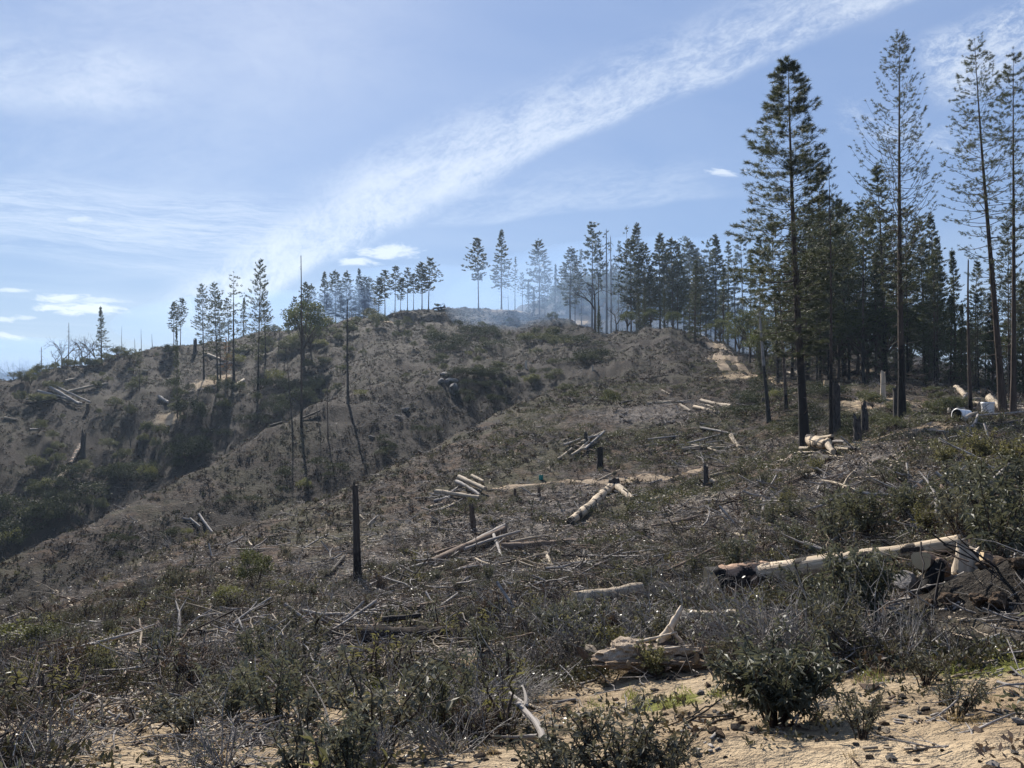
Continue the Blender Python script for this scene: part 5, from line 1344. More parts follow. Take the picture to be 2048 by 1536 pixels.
stone(892, 760, 26, 12, 'upper flat grey boulder of the outcrop on the far hill', ROCKS[0]); stone(898, 772, 32, 15, 'lower larger grey boulder of the outcrop on the far hill', ROCKS[1])
stone(880, 774, 18, 10, 'small boulder at the left of the outcrop on the far hill', ROCKS[2]); stone(908, 788, 26, 26, 'dark upright boulder below the outcrop on the far hill', ROCKS[3])
stone(812, 822, 22, 8, 'flat boulder in the dark brush on the lower far hill', ROCKS[4]); stone(795, 840, 14, 7, 'small boulder left below the flat one on the lower far hill', ROCKS[5])
stone(743, 880, 12, 5, 'pale flat stone beside the shadow of the black burnt snag', ROCKS[0])
for q in [(1474, 1490, 38, 26, 1, 'charred'), (1508, 1488, 30, 22, 1, 'charred'), (1706, 1316, 34, 24, 1, 'charred'), (1730, 1352, 46, 14, 0, 'pale'), (1722, 1332, 50, 10, 2, 'brown'), (1740, 1390, 40, 16, 2, 'brown'), (1806, 1398, 26, 14, 1, 'charred'), (1775, 1316, 24, 10, 3, 'pale'), (1355, 1300, 20, 26, 0, 'pale'), (330, 1452, 44, 18, 3, 'pale'),
          (300, 1470, 20, 12, 0, 'pale'), (140, 1492, 40, 30, 3, 'pale'), (1340, 1362, 34, 10, 1, 'charred'), (1310, 1378, 24, 10, 1, 'charred'), (1560, 1476, 18, 16, 4, 'grey'), (1995, 1430, 30, 18, 0, 'pale'), (2035, 1450, 26, 22, 4, 'grey'), (1960, 1466, 20, 12, 2, 'brown'), (1850, 1420, 24, 12, 1, 'charred'), (700, 1460, 20, 26, 4, 'grey'),
          (1770, 1465, 30, 14, 0, 'pale'), (1420, 1440, 18, 8, 1, 'charred'), (960, 1515, 26, 14, 2, 'brown'), (1180, 1420, 20, 8, 2, 'brown'), (1985, 1520, 40, 18, 4, 'grey')]:
    stone(q[0], q[1], q[2], q[3], None, CHUNKS[q[4]], 'wood_chunk', f'{q[5]} chunk of wood', 'chunks of wood on the bare ground', 'wood chunk')
rq = random.Random(77)
for i in range(34):
    x, y = rq.uniform(1000, 2048), rq.uniform(1380, 1530)
    stone(x, y, rq.uniform(8, 15), rq.uniform(5, 8), None, None, 'field_stone', 'small stone on bare soil', 'stones on the bare ground')


# stumps
def stump(px, py, wpx, hpx, m, label, seed, pointed=.5, cut=None, lean=0.0, r=None, name='stump'):
    p = G3(px, py, r); rr = math.hypot(p.x, p.y); R0 = wpx / F * rr / 2; h = hpx / F * rr
    rg = np.random.default_rng(seed); g = Geo(); S = 11
    t = np.array([0, .12, .4, .75, 1.0]); P = np.stack([lean * h * t, 0 * t, h * t - .12 * (t == 0)], -1)
    rad = (R0 * np.array([1.3, 1.05, .95, .9, .86]))[:, None] * (1 + .08 * rg.normal(size=(5, S)))
    g.tube(P, rad, S)
    ring = g.v[0][-S:].copy()
    if pointed:
        ring[:, 2] += h * pointed * rg.uniform(-.25, .55, S); g.v[0][-S:] = ring
    k = np.arange(S); inner = (ring + P[-1]) / 2; inner[:, 2] = ring[:, 2] - (.12 * h * pointed)
    o = new_obj(name, g.mesh(name, [m], True)); o.location = p; o.rotation_euler = (0, 0, rg.uniform(-.4, .4))
    ge = Geo(); ge.add(np.vstack([ring, P[-1][None] + [[0, 0, (0.004 if not pointed else -.1 * h)]]]), np.stack([k, (k + 1) % S, np.full(S, S)], -1))
    new_obj('broken_top' if pointed else 'cut_top', ge.mesh('top', [cut or m]), o)
    tag(o, label, 'stump'); return o


SNAG_UP = bark_mat('pale_broken_wood', (.32, .26, .19), (.58, .49, .38), None, grain=(16, 16, 1.5))
stump(1715, 882, 15, 42, M_CHAR, 'left, shorter one of the twin black stumps', 1); stump(1730, 866, 12, 48, M_CHAR, 'right, taller one of the twin black stumps', 2, .7)
stump(1795, 836, 15, 58, M_CHAR, 'tall black broken stump touching the upswept open pine', 3, .35); stump(1674, 866, 15, 92, M_CHAR, 'tall burnt trunk stub right behind the thin slim pine', 4, .2)
stump(1767, 808, 9, 46, SNAG_UP, 'white peeled broken trunk at the forest edge', 5, .3); stump(1200, 930, 13, 42, M_BARK_LOW, 'grey brown stump in front of the splintered log heap', 6, .15)
stump(1172, 896, 8, 24, M_CHAR, 'dark thin stub behind the splintered log heap', 26, .3); stump(948, 1056, 12, 44, M_BARK, 'rotted brown stump between the pale and the grey log heap', 7, .7, lean=-.12)
stump(1412, 966, 10, 36, M_CHAR, 'black stub on the near slope right of the crossed logs', 8, .6); stump(1228, 968, 24, 18, M_CHAR, 'black stump under the crossed logs', 9, .5)
stump(390, 700, 7, 22, M_CHAR, 'small black stump on the skyline left of the tall hillside pines', 10, .3); stump(166, 905, 9, 40, M_CHAR, 'black broken stump at the top of the crooked charred log', 11, .6)
stump(175, 822, 6, 14, M_BARK, 'little brown stump right of the log heap on the left slope', 12, .2); stump(1655, 780, 14, 14, W_CUT, 'pale low stump at the forest edge behind the thin slim pine', 13, 0, W_CUT)
stump(1530, 812, 14, 10, M_CHAR, 'low black stump at the silver dead trunk', 14, .3); stump(1398, 1128, 10, 18, M_CHAR, 'small black stub at the butt of the long pale log', 15, .6); stump(1185, 745, 4, 10, SNAG_UP, 'tiny pale stub in the gully below the hilltop', 16, .4)
stump(1052, 740, 5, 16, SNAG_UP, 'pale standing stub on the face below the hilltop', 17, .3); stump(1030, 985, 6, 16, M_BARK, 'thin brown stub right of the pale log heap', 18, .3); stump(1078, 990, 7, 18, M_BARK, 'brown stub left of the crossed logs', 19, .3)
# the black standing post
post = snag_shape(990, 3.2, .125, 0, 0, top=.72, sway=.02)
proto('post', post, M_BARK_CHAR if False else bark_mat('post_bark', (.03, .026, .024), (.085, .07, .06), .9, soft=.5), [M_CHAR], 'trunk', 'dead_limbs')
tree('post', 'standing_post', (716, 1160), (709, 970), 'limbless black post like trunk standing alone on the near slope', cat='snag', width=1.0)

# stumps and sawn pieces on the torn up earth
pe = G3(1856, 1160); rr = math.hypot(pe.x, pe.y)
def piece(a, b, r0, r1, m, lab, cut, name='sawn_log', seed=0):
    o = put_log(a, b, r0, r1, m, name, seed, 14, .0, cut=cut, lift=0); tag(o, lab, 'log'); return o
def near(px, py, r, dz=0): v = at_depth(px, py, r); v.z += dz; return v
rb = 8.9
piece(near(1842, 1122, rb - .15), near(1886, 1138, rb + .5), .10, .10, W_BROWN, 'sawn log with its round pale cut end facing the viewer', (W_CUT, W_CUT), seed=41)
piece(near(1804, 1158, rb - .1), near(1838, 1178, rb + .1), .10, .085, W_GREY, 'grey split block leaning left of the sawn log end', (W_GREY, W_CUT), 'wood_block', 42)
piece(near(1884, 1122, rb - .1), near(1856, 1184, rb - .25), .06, .09, W_CHARP, 'bark covered stub leaning in front of the sawn log end', (SNAG_UP, W_CHAR), 'bark_stub', 43)
piece(near(1838, 1156, rb), near(1852, 1164, rb - .05), .05, .045, W_PALE, 'small pale block under the sawn log end', (W_CUT, W_CUT), 'wood_block', 44)
sp = stump(1928, 1154, 40, 58, SNAG_UP, 'pale splintered stump on top of the torn up earth mound', 45, .45, lean=.12, r=rb - .05)
piece(near(1890, 1160, rb - .2), near(1940, 1146, rb - .25), .022, .014, W_BROWN, 'curved brown root in front of the pale splintered stump', (W_CHAR, W_CHAR), 'root', 46)
piece(near(1934, 1160, rb - .3), near(1948, 1168, rb - .35), .045, .03, W_PALE, 'small pale chip below the pale splintered stump', (W_CUT, W_CUT), 'wood_block', 47)
piece(near(1960, 1118, rb + .3), near(2048, 1150, rb + .4), .09, .07, W_BROWN, 'brown log lying right of the pale splintered stump', (W_CUT, W_CHAR), 'log', 48)
piece(near(2000, 1130, rb + .1), near(1968, 1150, rb), .014, .008, W_GREY, 'thin grey stick right of the pale splintered stump', (W_GREY, W_GREY), 'stick', 49)
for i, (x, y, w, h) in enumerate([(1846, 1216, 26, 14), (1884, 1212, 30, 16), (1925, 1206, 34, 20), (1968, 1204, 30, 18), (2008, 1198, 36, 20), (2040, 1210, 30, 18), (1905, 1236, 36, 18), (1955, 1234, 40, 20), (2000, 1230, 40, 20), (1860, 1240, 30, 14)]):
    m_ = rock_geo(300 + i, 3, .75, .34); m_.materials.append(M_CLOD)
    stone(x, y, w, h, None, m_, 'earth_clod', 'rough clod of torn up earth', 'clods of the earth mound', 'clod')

# rotten stump with splinters
ROT = bark_mat('rotten_wood', (.26, .19, .13), (.62, .51, .38), None, grain=(30, 30, 5))
ROT2 = bark_mat('crumbling_wood', (.07, .045, .03), (.36, .26, .17), None, grain=(24, 24, 24))
p = G3(1308, 1352); rr = math.hypot(p.x, p.y)
e = empty('rotten_stump', p + Vector((0, 0, .05))); e.scale = (1.55, 1.5, 1.45); tag(e, 'pale rotten stump with splinters lying on bare tan soil', 'stump')
for nm, off, s, sd_, m_ in [('heartwood', (-.14, .06, .05), (.13, .11, .085), 1, ROT), ('heartwood', (.0, .05, .02), (.2, .12, .075), 2, ROT), ('bark_shell', (.06, -.03, .0), (.26, .13, .055), 3, ROT2), ('bark_shell', (.2, .04, .0), (.13, .1, .08), 4, M_BARK)]:
    me = rock_geo(400 + sd_, 4, .8, .42); me.materials.append(m_)
    o = new_obj(nm, me, e); o.location = off; o.scale = s
for i, (a, b, r_) in enumerate([((.06, .12, .08), (.2, .16, .3), .03), ((.2, .1, .06), (.1, .08, .2), .015), ((-.2, 0, .05), (.2, -.06, .12), .012), ((-.1, .0, .12), (.15, .08, .16), .012)]):
    g, P, rad = log_geo((Vector(b) - Vector(a)).length, r_, r_ * .4, 600 + i, 6)
    o = new_obj('splinter', g.mesh('splinter', [SNAG_UP], True), e); o.location = (Vector(a) + Vector(b)) / 2
    o.rotation_mode = 'QUATERNION'; o.rotation_quaternion = Vector((1, 0, 0)).rotation_difference((Vector(b) - Vector(a)).normalized())

rz_ = np.random.default_rng(5)
for i in range(26):
    o = new_obj('fragment', CHUNKS[[0, 3, 2, 0][i % 4]], e); o.location = (rz_.normal() * .2, rz_.normal() * .09 - .03, rz_.uniform(.0, .07)); k = rz_.uniform(.012, .045); o.scale = (k * 1.6, k, k); o.rotation_euler = tuple(rz_.uniform(0, 3, 3))
# forked dead branch at the lower edge, and the grey root fork higher up
def branchy(name, segs, m, label, cat, grow=None):
    e = empty(name, segs[0][0]); o0 = Vector(segs[0][0])
    for i, (a, b, r0, r1) in enumerate(segs):
        a, b = Vector(a), Vector(b); g, P, rad = log_geo((b - a).length, r0, r1, 900 + i, 8, .06, .12)
        o = new_obj('main_limb' if i == 0 else 'side_limb', g.mesh(name, [m], True), e); o.location = (a + b) / 2 - o0
        o.rotation_mode = 'QUATERNION'; o.rotation_quaternion = Vector((1, 0, 0)).rotation_difference((b - a).normalized())
    tag(e, label, cat); return e
def gp(px, py, dz=0.0): v = G3(px, py); v.z += dz; return v
branchy('forked_branch', [(gp(1092, 1496, .02), gp(1048, 1450, .16), .026, .018), (gp(1048, 1450, .16), gp(1016, 1432, .2), .018, .008), (gp(1052, 1454, .15), gp(1048, 1434, .26), .02, .004), (gp(1075, 1478, .06), gp(985, 1474, .05), .016, .005)], W_GREY, 'grey forked dead branch reaching up at the lower edge', 'branch')
branchy('root_fork', [(gp(1500, 1045, .03), gp(1535, 1010, .15), .05, .035), (gp(1488, 1038, .03), gp(1512, 1010, .2), .045, .02), (gp(1512, 1012, .2), gp(1560, 1000, .1), .04, .02), (gp(1480, 1060, 0), gp(1490, 1040, .08), .03, .03)], W_GREY, 'grey weathered root fork on the near slope', 'root')
branchy('bent_stick', [(gp(610, 1520, 0), gp(560, 1420, .28), .012, .007), (gp(560, 1420, .28), gp(548, 1390, .36), .007, .003)], M_CHAR, 'thin black bent stick rising at the lower edge, left of the middle', 'stick')
branchy('bent_stick', [(gp(648, 1530, 0), gp(636, 1430, .32), .009, .005), (gp(636, 1430, .32), gp(640, 1400, .4), .005, .002)], M_CHAR, 'thin black upright stick beside the bent one at the lower edge', 'stick')
branchy('bent_stick', [(gp(990, 1245, .1), gp(1025, 1180, .3), .018, .012), (gp(1025, 1180, .3), gp(1030, 1150, .5), .012, .005)], M_CHAR, 'black curved burnt stem left of the half hidden pale log', 'stick')

# heap of burnt brush
e = empty('brush_heap', G3(628, 1292)); tag(e, 'heap of burnt brush and white branches left of the thick charred log', 'brush heap')
rh = np.random.default_rng(12); sticks = {}
for i in range(46):
    a = rh.uniform(0, 3.14); L = rh.uniform(.3, 1.1); c = np.array([rh.normal() * .42, rh.normal() * .3, abs(rh.normal()) * .12 + .06]); tl = rh.normal() * .3
    m_ = M_CHAR if rh.random() < .66 else W_GREY if rh.random() < .6 else W_PALE
    g, P, rad = log_geo(L, rh.uniform(.008, .028), .006, 1200 + i, 6, .12, .1)
    o = new_obj('branch', g.mesh('branch', [m_], True), e); o.location = c; o.rotation_euler = (0, tl, a)

# things people left
def lathe(prof, m, sides=20):
    P = np.array([[0, 0, z] for r, z in prof], float); g = Geo(); a = np.arange(sides) / sides * 2 * math.pi
    V = np.concatenate([np.stack([r * np.cos(a), r * np.sin(a), np.full(sides, z)], -1) for r, z in prof]); n = len(prof)
    i = np.arange(n - 1)[:, None] * sides; j = np.arange(sides)[None, :]
    g.add(V, np.stack([i + j, i + (j + 1) % sides, i + sides + (j + 1) % sides, i + sides + j], -1).reshape(-1, 4))
    return g.mesh('round', [m], True)


def bucket(name, p, r, h, m, label, cat, rot=(0, 0, 0), lid=False, dark=True):
    e = empty(name, p); e.rotation_euler = rot; tag(e, label, cat)
    new_obj('body', lathe([(0, 0), (r * .88, 0), (r * .9, .01), (r, h * .97)], m), e)
    new_obj('rim', lathe([(r * .98, h * .92), (r * 1.06, h * .92), (r * 1.06, h), (r * .95, h)], m), e)
    if lid: new_obj('lid', lathe([(r * 1.05, h), (r * 1.05, h + .03), (0, h + .035)], m), e)
    else: new_obj('inside', lathe([(r * .95, h * .99), (r * .86, .03), (0, .03)], M_DARK if dark else m), e)
    g = Geo(); t = np.linspace(0, math.pi, 9); g.tube(np.stack([r * 1.05 * np.cos(t), r * .5 * np.sin(t) * 0 - r * .3 * np.sin(t), h * .9 - r * .7 * np.sin(t)], -1), np.full(9, .006), 4)
    new_obj('handle', g.mesh('handle', [M_RUSTY]), e); return e


p = G3(1082, 950); k = math.hypot(p.x, p.y) / F
bucket('bucket', p, 4.6 * k, 9.5 * k, M_TEAL, 'teal bucket on the dirt road left of the crossed logs', 'bucket')
p = G3(1976, 832); k = math.hypot(p.x, p.y) / F
bucket('bucket', p, 10 * k, 25 * k, M_WHITE, 'upright white bucket with a lid behind the stacked poles', 'bucket', lid=True)
p = G3(1935, 836); k = math.hypot(p.x, p.y) / F
bucket('tub', p + Vector((0, .9, 13 * k)), 15 * k, 13 * k, M_BEIGE, 'upturned beige tub behind the white barrel', 'tub', (math.pi, 0, 0))
p = G3(1924, 842); k = math.hypot(p.x, p.y) / F
bucket('barrel', at_depth(1937, 831, math.hypot(p.x, p.y) - .2), 10.5 * k, 26 * k, M_WHITE, 'white barrel lying with its dark mouth to the left', 'barrel', (R(18), R(-88), 0))


def box(g, c, s, m=0, rot=0.0):
    x, y, z = s; V = np.array([[i, j, k] for i in (-x, x) for j in (-y, y) for k in (-z, z)], float) / 2
    cr, sr = math.cos(rot), math.sin(rot); V = V @ np.array([[cr, sr, 0], [-sr, cr, 0], [0, 0, 1]]) + np.array(c)
    g.add(V, [[0, 1, 3, 2], [4, 6, 7, 5], [0, 4, 5, 1], [2, 3, 7, 6], [0, 2, 6, 4], [1, 5, 7, 3]], m)


p = G3(879, 612, 209); e = empty('trailer', p); e.rotation_euler = (0, R(-6), 0)
tag(e, 'dark flat trailer with a pipe rail, heaped with brush, on the ridge crest', 'trailer')
g = Geo(); box(g, (0.1, 0, .62), (3.3, 1.7, .22)); box(g, (-1.6, 0, .5), (.8, .5, .12)); new_obj('bed', g.mesh('bed', [M_RUSTY]), e)
g = Geo(); box(g, (1.45, 0, .85), (.5, 1.6, .4)); new_obj('headboard', g.mesh('headboard', [M_RUSTY]), e)
for yy in (-.8, .8):
    g = Geo(); g.tube([(.45, yy, .7), (.5, yy, 1.42), (1.55, yy, 1.55), (1.6, yy, .95)], [.05] * 4, 6); new_obj('rail', g.mesh('rail', [M_RUSTY]), e)
for xx in (-.3, .55):
    for yy in (-.85, .85):
        w = new_obj('wheel', lathe([(.02, -.1), (.28, -.1), (.36, -.06), (.36, .06), (.28, .1), (.02, .1)], M_DARK), e); w.location = (xx, yy, .34); w.rotation_euler = (R(90), 0, 0)
brush_load = leafy_shape(971, 1.1, .03, .75, (.0, 1.), 24, 40, .2)
o = new_obj('brush_load', brush_load[1].mesh('brush_load', [M_STEM, M_LEAF_OAK]), e); o.location = (-.4, 0, .7); o['kind'] = 'stuff'

# ------------------------------------------------------------------ ground cover and litter that nobody could count
def scatter(name, meshes, x, y, scale, label, tilt=.25, sink=.02):
    z = H(x, y); n = len(x)
    me = bpy.data.meshes.new(name); me.vertices.add(n); me.vertices.foreach_set('co', np.stack([x, y, z - sink], -1).astype(np.float32).ravel())
    e = .15
    gx = (H(x + e, y) - H(x - e, y)) / (2 * e); gy = (H(x, y + e) - H(x, y - e)) / (2 * e)
    rot = np.stack([np.arctan(gy) + rng.normal(size=n) * tilt * .4, -np.arctan(gx) + rng.normal(size=n) * tilt * .4, rng.uniform(0, 6.28, n)], -1).astype(np.float32)
    at = me.attributes.new('rot', 'FLOAT_VECTOR', 'POINT'); at.data.foreach_set('vector', rot.ravel())
    at = me.attributes.new('siz', 'FLOAT', 'POINT'); at.data.foreach_set('value', scale.astype(np.float32))
    at = me.attributes.new('kin', 'INT', 'POINT'); at.data.foreach_set('value', rng.integers(0, len(meshes), n).astype(np.int32))
    o = new_obj(name, me); stuff(o, label)
    ng = bpy.data.node_groups.new(name, 'GeometryNodeTree')
    ng.interface.new_socket('Geometry', in_out='INPUT', socket_type='NodeSocketGeometry'); ng.interface.new_socket('Geometry', in_out='OUTPUT', socket_type='NodeSocketGeometry')
    N, Lk = ng.nodes, ng.links
    gi = N.new('NodeGroupInput'); go = N.new('NodeGroupOutput'); ip = N.new('GeometryNodeInstanceOnPoints'); g2i = N.new('GeometryNodeGeometryToInstance')
    for m_ in reversed(meshes):
        po = bpy.data.objects.new(name + '_piece', m_)
        oi = N.new('GeometryNodeObjectInfo'); oi.inputs['Object'].default_value = po; Lk.new(oi.outputs['Geometry'], g2i.inputs[0])
    def na(nm, ty):
        a = N.new('GeometryNodeInputNamedAttribute'); a.data_type = ty; a.inputs[0].default_value = nm; return a.outputs[0]
    Lk.new(gi.outputs[0], ip.inputs['Points']); Lk.new(g2i.outputs[0], ip.inputs['Instance']); ip.inputs['Pick Instance'].default_value = True
    Lk.new(na('kin', 'INT'), ip.inputs['Instance Index'])
    er = N.new('FunctionNodeEulerToRotation'); Lk.new(na('rot', 'FLOAT_VECTOR'), er.inputs[0]); Lk.new(er.outputs[0], ip.inputs['Rotation']); Lk.new(na('siz', 'FLOAT'), ip.inputs['Scale'])
    Lk.new(ip.outputs[0], go.inputs[0])
    md = o.modifiers.new('cover', 'NODES'); md.node_group = ng
    return o


def ring(n, r0, r1, pw=1.0, amax=40):
    """points over the view's sector of land; pw 1 spreads them evenly over log distance"""
    u = rng.random(n)
    r = (r0 ** (2 - pw) + u * (r1 ** (2 - pw) - r0 ** (2 - pw))) ** (1 / (2 - pw))
    a = rng.uniform(R(-amax), R(amax), n)
    return np.sin(a) * r, np.cos(a) * r, r


def cover_mesh(seed, n=70, rad=.24, hgt=.16, leaf=.05, m=0, mats=None):
    r = np.random.default_rng(seed); g = Geo()
    a = r.uniform(0, 6.28, n); q = rad * np.sqrt(r.random(n)); p = np.stack([q * np.cos(a), q * np.sin(a), hgt * (1 - (q / rad) ** 2) * r.uniform(.2, 1.1, n)], -1)
    d = unit(r.normal(size=(n, 3)) + np.array([0, 0, .5]) + p * 2); s = unit(np.cross(d, r.normal(size=(n, 3)))) * leaf * .22; L = leaf * r.uniform(.6, 1.3, (n, 1))
    g.quads(p, p + d * L * .5 - s, p + d * L, p + d * L * .5 + s)
    return g.mesh('cover', [mats])


def shoot_mesh(seed, m, h=.3, stems=4, per=18, leaf=.07, w=.017):
    gt, gl, _ = lance_shape(seed, h, stems, per, leaf, w, .5, 0, .3)
    for f, mm in gt.f: pass
    g = Geo()
    for V, (Fc, mm) in zip(gt.v, gt.f): pass
    k = 0
    g.v = gt.v + gl.v; g.f = [(f, 0) for f, _m in gt.f] + [(f + gt.n, 1) for f, _m in gl.f]; g.n = gt.n + gl.n
    return g.mesh('shoot', [M_STEM, m])


def sticks_mesh(seed, n, L0, L1, rad, m, lift=.03):
    r = np.random.default_rng(seed); g = Geo()
    for i in range(n):
        L = r.uniform(L0, L1); a = r.uniform(0, 6.28); c = np.array([r.normal() * .2, r.normal() * .2, lift * r.uniform(.3, 1.6)]); d = np.array([math.cos(a), math.sin(a), r.normal() * .14])
        b = r.normal(size=3) * .22 * L * np.array([1, 1, .4]); t = np.linspace(-.5, .5, 5); P = c + d * (L * t)[:, None] + b * (t ** 2)[:, None] + r.normal(size=(5, 3)) * .018 * L
        g.tube(P, rad * r.uniform(.4, 1.3) * np.array([1, .95, .8, .6, .3]), 4)
        if r.random() < .6:
            dd = unit(d + r.normal(size=3) * np.array([.7, .7, .35])) * L * r.uniform(.2, .45); dd[2] = abs(dd[2]); q_ = r.integers(1, 4); g.tube([P[q_], P[q_] + dd * .5 + r.normal(size=3) * .03 * L, P[q_] + dd], rad * np.array([.5, .4, .15]), 3)
    return g.mesh('litter', [m])


def skeleton_mesh(seed, h, m, n=9):
    r = np.random.default_rng(seed); g = Geo()
    for i in range(n):
        a = r.uniform(0, 6.28); e = r.uniform(.5, 1.4); d = np.array([math.cos(a) * math.cos(e), math.sin(a) * math.cos(e), math.sin(e)]); L = h * r.uniform(.5, 1.1)
        t = np.linspace(0, 1, 4); P = d * (L * t)[:, None] + r.normal(size=3) * .12 * L * (t ** 2)[:, None]; g.tube(P, h * .012 * (1.1 - t), 3)
        for k in range(3):
            q = r.integers(1, 4); dd = unit(d + r.normal(size=3) * .7) * L * .4; g.tube([P[q], P[q] + dd], [h * .008, h * .002], 3)
    return g.mesh('skeleton', [m])


soil = lambda x, y: patch(x, y, SOIL_W, 0)
pale = lambda x, y: patch(x, y, PALE_W, 0)


def on_path(x, y):
    m = np.zeros(len(x), bool)
    for P_, w in PATHS:
        for i in range(0, len(P_), 3): m |= np.hypot(x - P_[i, 0], y - P_[i, 1]) < w[i] * .3
    return m


# low leafy mat
def keep(x, y, r, thr, noise_scale, cut, seed):
    return (soil(x, y) + .25 * fbm(x * 2, y * 2, seed + 5, 2) < thr) & (fbm(x * noise_scale, y * noise_scale, seed, 3) > cut) & ~on_path(x, y) & (patch(x, y, CLEAR_W, 0) < .3)


SMALLC = [cover_mesh(i, 80, .2, .13, .042, mats=[M_COVER, M_COVER, M_COVERB, M_SMALL][i % 4]) for i in range(8)]
M_HUM = [leaf_mat(f'slope_plants_{nm}', c0, c1, .07, .8, .15, tc_, .9) for nm, c0, c1, tc_ in [('brown', (.028, .019, .014), (.118, .082, .06), (.18, .13, .08)), ('grey', (.043, .039, .036), (.165, .152, .142), (.2, .18, .14)), ('olive', (.03, .032, .016), (.11, .11, .056), (.18, .18, .08)), ('dark', (.016, .014, .012), (.06, .05, .042), (.1, .08, .06))]]
BIGC = [cover_mesh(20 + i, 15, .2, .17, .18, mats=M_HUM[[0, 1, 0, 2, 3, 0, 1, 2][i % 8]]) for i in range(16)]
x, y, r = ring(20000, 2.5, 26, .75); k = keep(x, y, r, .33, .7, -.22, 3) | (rng.random(len(x)) < .025)
scatter('ground_cover', SMALLC, x[k], y[k], rng.uniform(.5, 1.3, k.sum()), 'low leafy plants covering the near slope', .4)
x, y, r = ring(100000, 22, 235, .45); k = keep(x, y, r, .42, .16, -.3, 4)
scatter('ground_cover', BIGC, x[k], y[k], (.3 + 1.1 * rng.random(k.sum()) ** 1.8) * np.interp(r[k], [20, 60, 200], [.6, 1.0, 1.3]), 'low olive and brown plants covering the far slopes', .4)
x, y, r = ring(16000, 26, 100, .6); a_ = np.arctan2(x, y); k = keep(x, y, r, .3, .12, -.1, 14) & (a_ > np.interp(r, [26, 60, 100], [-.12, -.02, .12])) & (pale(x, y) < .5)
M_OLIVE = leaf_mat('olive_cover_leaves', (.035, .04, .018), (.125, .125, .06), .16, .55, .25, (.2, .2, .08), 1.0)
scatter('ground_cover', [cover_mesh(50 + i, 60, .3, .22, .09, mats=M_OLIVE) for i in range(4)], x[k], y[k], rng.uniform(.5, 1.3, k.sum()), 'olive mat of low plants on the shoulder below the saddle', .4)
# upright leafy shoots
SH = [shoot_mesh(i, m_) for i, m_ in enumerate([M_LANCE, M_LANCE2, M_LANCE2, M_LANCE, M_LANCEY, M_LANCE2])]
x, y, r = ring(4000, 3.2, 55, .9); k = keep(x, y, r, .3, .5, -.12, 7)
scatter('undergrowth', SH, x[k], y[k], rng.uniform(.5, 1.5, k.sum()), 'short leafy shoots between the shrubs', .5)
# burnt and grey shrub skeletons
SK = [skeleton_mesh(i, .55, m_) for i, m_ in enumerate([M_CHAR, M_GREYTWIG, M_TWIG, M_TWIG, M_TWIG])]
x, y, r = ring(3500, 4, 30, 1.0); k = keep(x, y, r, .4, .5, -.3, 8)
scatter('burnt_twigs', SK, x[k], y[k], rng.uniform(.3, .9, k.sum()), 'bare burnt and grey twigs standing in the ground cover', .5)
x, y, r = ring(4200, 28, 225, .6); k = keep(x, y, r, .5, .1, -.3, 9)
scatter('burnt_twigs', SK, x[k], y[k], rng.uniform(.6, 1.9, k.sum()), 'bare burnt and grey twigs standing on the far slopes', .5)
# sticks and chips
LT = [sticks_mesh(i, 5, .15, .6, .008, m_) for i, m_ in enumerate([W_GREY, W_GREY, W_PALE, W_BROWN, W_CHAR, W_GREY])]
x, y, r = ring(38000, 2.6, 55, .75); k = (rng.random(len(x)) < (.30 + pale(x, y) * 1.3) * np.clip(.55 + 1.8 * fbm(x * .55, y * .55, 91, 3), .06, 1.6) - .12 * soil(x, y)) & ~on_path(x, y)
scatter('twig_litter', LT, x[k], y[k], rng.uniform(.5, 1.5, k.sum()) * np.interp(r[k], [2.5, 9], [.45, 1]), 'broken twigs and slash lying all over the near slope', .3, 0)
LB = [sticks_mesh(30 + i, 4, .4, 1.5, .022, m_, .06) for i, m_ in enumerate([W_GREY, W_PALE, W_BROWN, W_CHAR, W_GREY])]
x, y, r = ring(17000, 12, 215, .75); k = (rng.random(len(x)) < (.2 + pale(x, y) * 1.4) * np.clip(.5 + 1.9 * fbm(x * .22, y * .22, 93, 3), .05, 1.7)) & ~on_path(x, y)
scatter('slash_litter', LB, x[k], y[k], rng.uniform(.5, 1.4, k.sum()), 'slash and broken branches strewn over the far slopes', .3, 0)
CH = []
for i in range(5):
    g = Geo(); r_ = np.random.default_rng(i)
    for q in range(9): box(g, (r_.normal() * .12, r_.normal() * .12, r_.uniform(.0, .03)), (r_.uniform(.03, .12), r_.uniform(.015, .035), r_.uniform(.006, .016)), 0, r_.uniform(0, 6.28))
    CH.append(g.mesh('chips', [[W_PALE, W_GREY, W_PALE, W_BROWN, W_GREY][i]]))
x, y, r = ring(42000, 2.6, 75, .8); k = (rng.random(len(x)) < .10 + pale(x, y) * 1.0) & ~on_path(x, y)
scatter('wood_chips', CH, x[k], y[k], rng.uniform(.6, 1.7, k.sum()) * np.interp(r[k], [2.5, 9, 30], [.28, .6, 1]), 'pale wood chips and bark flakes on the cleared ground', .5, 0)
# clods and small stones
CL = [rock_geo(60 + i, 1, .6, .3) for i in range(5)]
for i, m_ in enumerate(CL): m_.materials.append(M_CLOD if i < 4 else M_ROCK)
x, y, r = ring(20000, 2.4, 22, 1.2); k = rng.random(len(x)) < (.3 + soil(x, y)) * np.clip(.5 + 1.6 * fbm(x * 1.1, y * 1.1, 71, 3), .08, 1.2)
scatter('clods', CL, x[k], y[k], .005 + .035 * rng.random(k.sum()) ** 4.0, 'crumbs of earth and gravel on the bare soil', .5, 0)
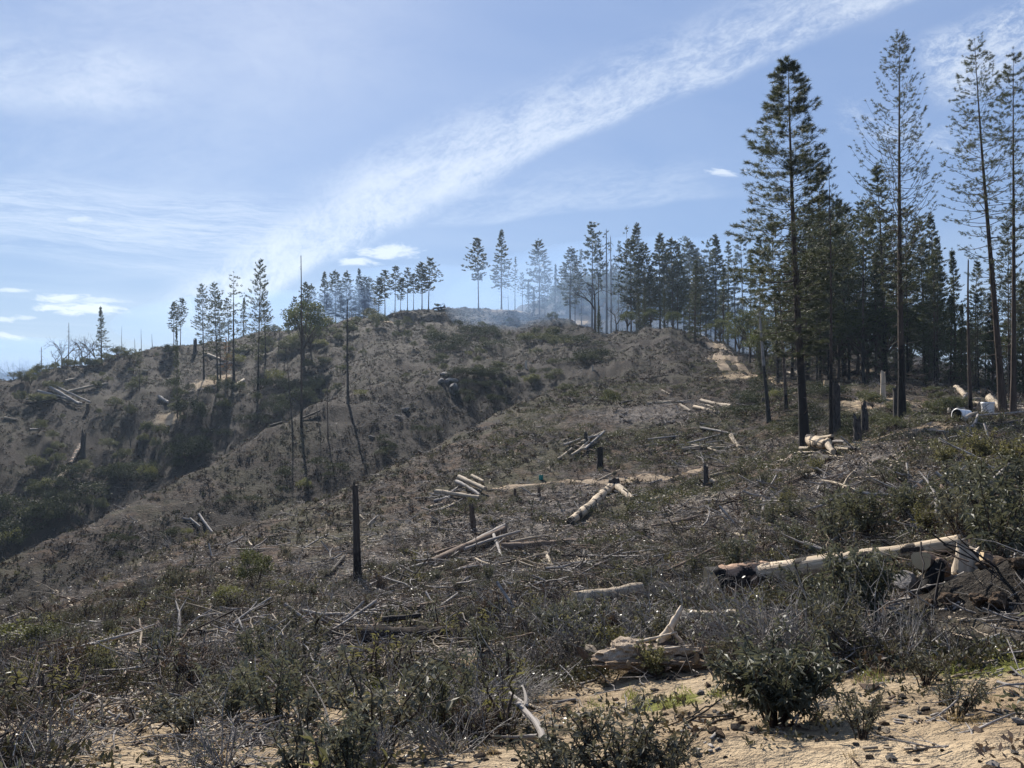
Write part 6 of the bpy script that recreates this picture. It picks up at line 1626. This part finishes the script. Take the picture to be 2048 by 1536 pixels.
# dry grass on the sunny shoulder and at the foot of the shrubs
def grass_mesh(seed, m, n=40, h=.16, rad=.12):
    r = np.random.default_rng(seed); g = Geo(); a = r.uniform(0, 6.28, n); q = rad * np.sqrt(r.random(n)); p = np.stack([q * np.cos(a), q * np.sin(a), 0 * q], -1)
    d = unit(r.normal(size=(n, 3)) * .45 + [0, 0, 1.]); s = unit(np.cross(d, r.normal(size=(n, 3)))) * .004; g.tris(p - s, p + s, p + d * h * r.uniform(.4, 1.1, (n, 1))); return g.mesh('grass', [m])
M_DRY = leaf_mat('dry_grass', (.16, .12, .065), (.36, .28, .15), .3, .7, .2, (.4, .3, .14), 1.0)
M_GREEN = leaf_mat('short_green_grass', (.06, .075, .018), (.16, .17, .05), .35, .6, .3, (.3, .32, .08), 1.0)
GD = [grass_mesh(i, M_DRY) for i in range(3)]
x, y, r = ring(9000, 3, 130, .9); k = (rng.random(len(x)) < soil(x, y) * .5 + .03) & ~on_path(x, y)
scatter('dry_grass', GD, x[k], y[k], rng.uniform(.4, 1.0, k.sum()) * np.interp(r[k], [3, 40, 130], [.5, 1.2, 2.4]), 'thin dry grass on the bare soil', .4, 0)
GG = [grass_mesh(10 + i, M_GREEN, 60, .09, .14) for i in range(3)]
x, y, r = ring(14000, 3, 40, .9); k = rng.random(len(x)) < patch(x, y, MOSS_W, 0) * .8
scatter('green_grass', GG, x[k], y[k], rng.uniform(.4, 1.0, k.sum()), 'short fresh grass in small damp patches', .4, 0)

# woods on the ridge far behind the saddle
n = 420; r = rng.uniform(255, 338, n); a = np.array([pix_ang(q, 835)[0] for q in rng.uniform(1110, 1560, n)])
scatter('far_woods', [PROTO[k][1] for k in ('oak0', 'oak1', 'cedar0')], np.sin(a) * r, np.cos(a) * r, rng.uniform(.6, 1.3, n), 'hazy woods covering the ridge far behind the saddle', .1, 1.2)

write_labels()

# ------------------------------------------------------------------ air: haze and the smoke of a low fire
def volume(name, shape, density, color, g=.35, loc=None, scale=None, label=None):
    import bmesh
    bm = bmesh.new()
    if shape == 'box': bmesh.ops.create_cube(bm, size=2)
    else: bmesh.ops.create_icosphere(bm, subdivisions=4, radius=1)
    me = bpy.data.meshes.new(name); bm.to_mesh(me); bm.free()
    m = bpy.data.materials.new(name); m.use_nodes = True; q = NT(m.node_tree)
    v = q.n('ShaderNodeVolumePrincipled', ins={'Color': (*color, 1), 'Density': density, 'Anisotropy': g})
    q.n('ShaderNodeOutputMaterial', ins={'Volume': v.outputs[0]}); me.materials.append(m)
    o = new_obj(name, me); o.location = loc; o.scale = scale; return stuff(o, label)


zmin, zmax = float(ZG.min()) - 1, 75.0
if HAZE: volume("haze", "box", HAZE, (.60, .78, 1.0), .3, (0, 0, (zmin + zmax) / 2), (655, 655, (zmax - zmin) / 2), 'thin blue haze over the hills')
for i, (x_, y_, r_, s_, d_) in enumerate([(700, 608, 224, (9, 9, 6), .024), (735, 613, 227, (7, 8, 5), .02), (655, 624, 227, (9, 9, 5), .016), (600, 650, 226, (54, 12, 10), .02), (45, 742, 216, (32, 12, 8), .03), (1310, 606, 176, (48, 15, 15), .012), (1090, 585, 200, (14, 7, 10), .006), (860, 590, 226, (36, 11, 9), .013)]):
    v = at_depth(x_, y_, r_); volume('smoke', 'ball', d_, (.42, .64, 1.0), .3, v, s_, 'drifting blue wood smoke among the trees')
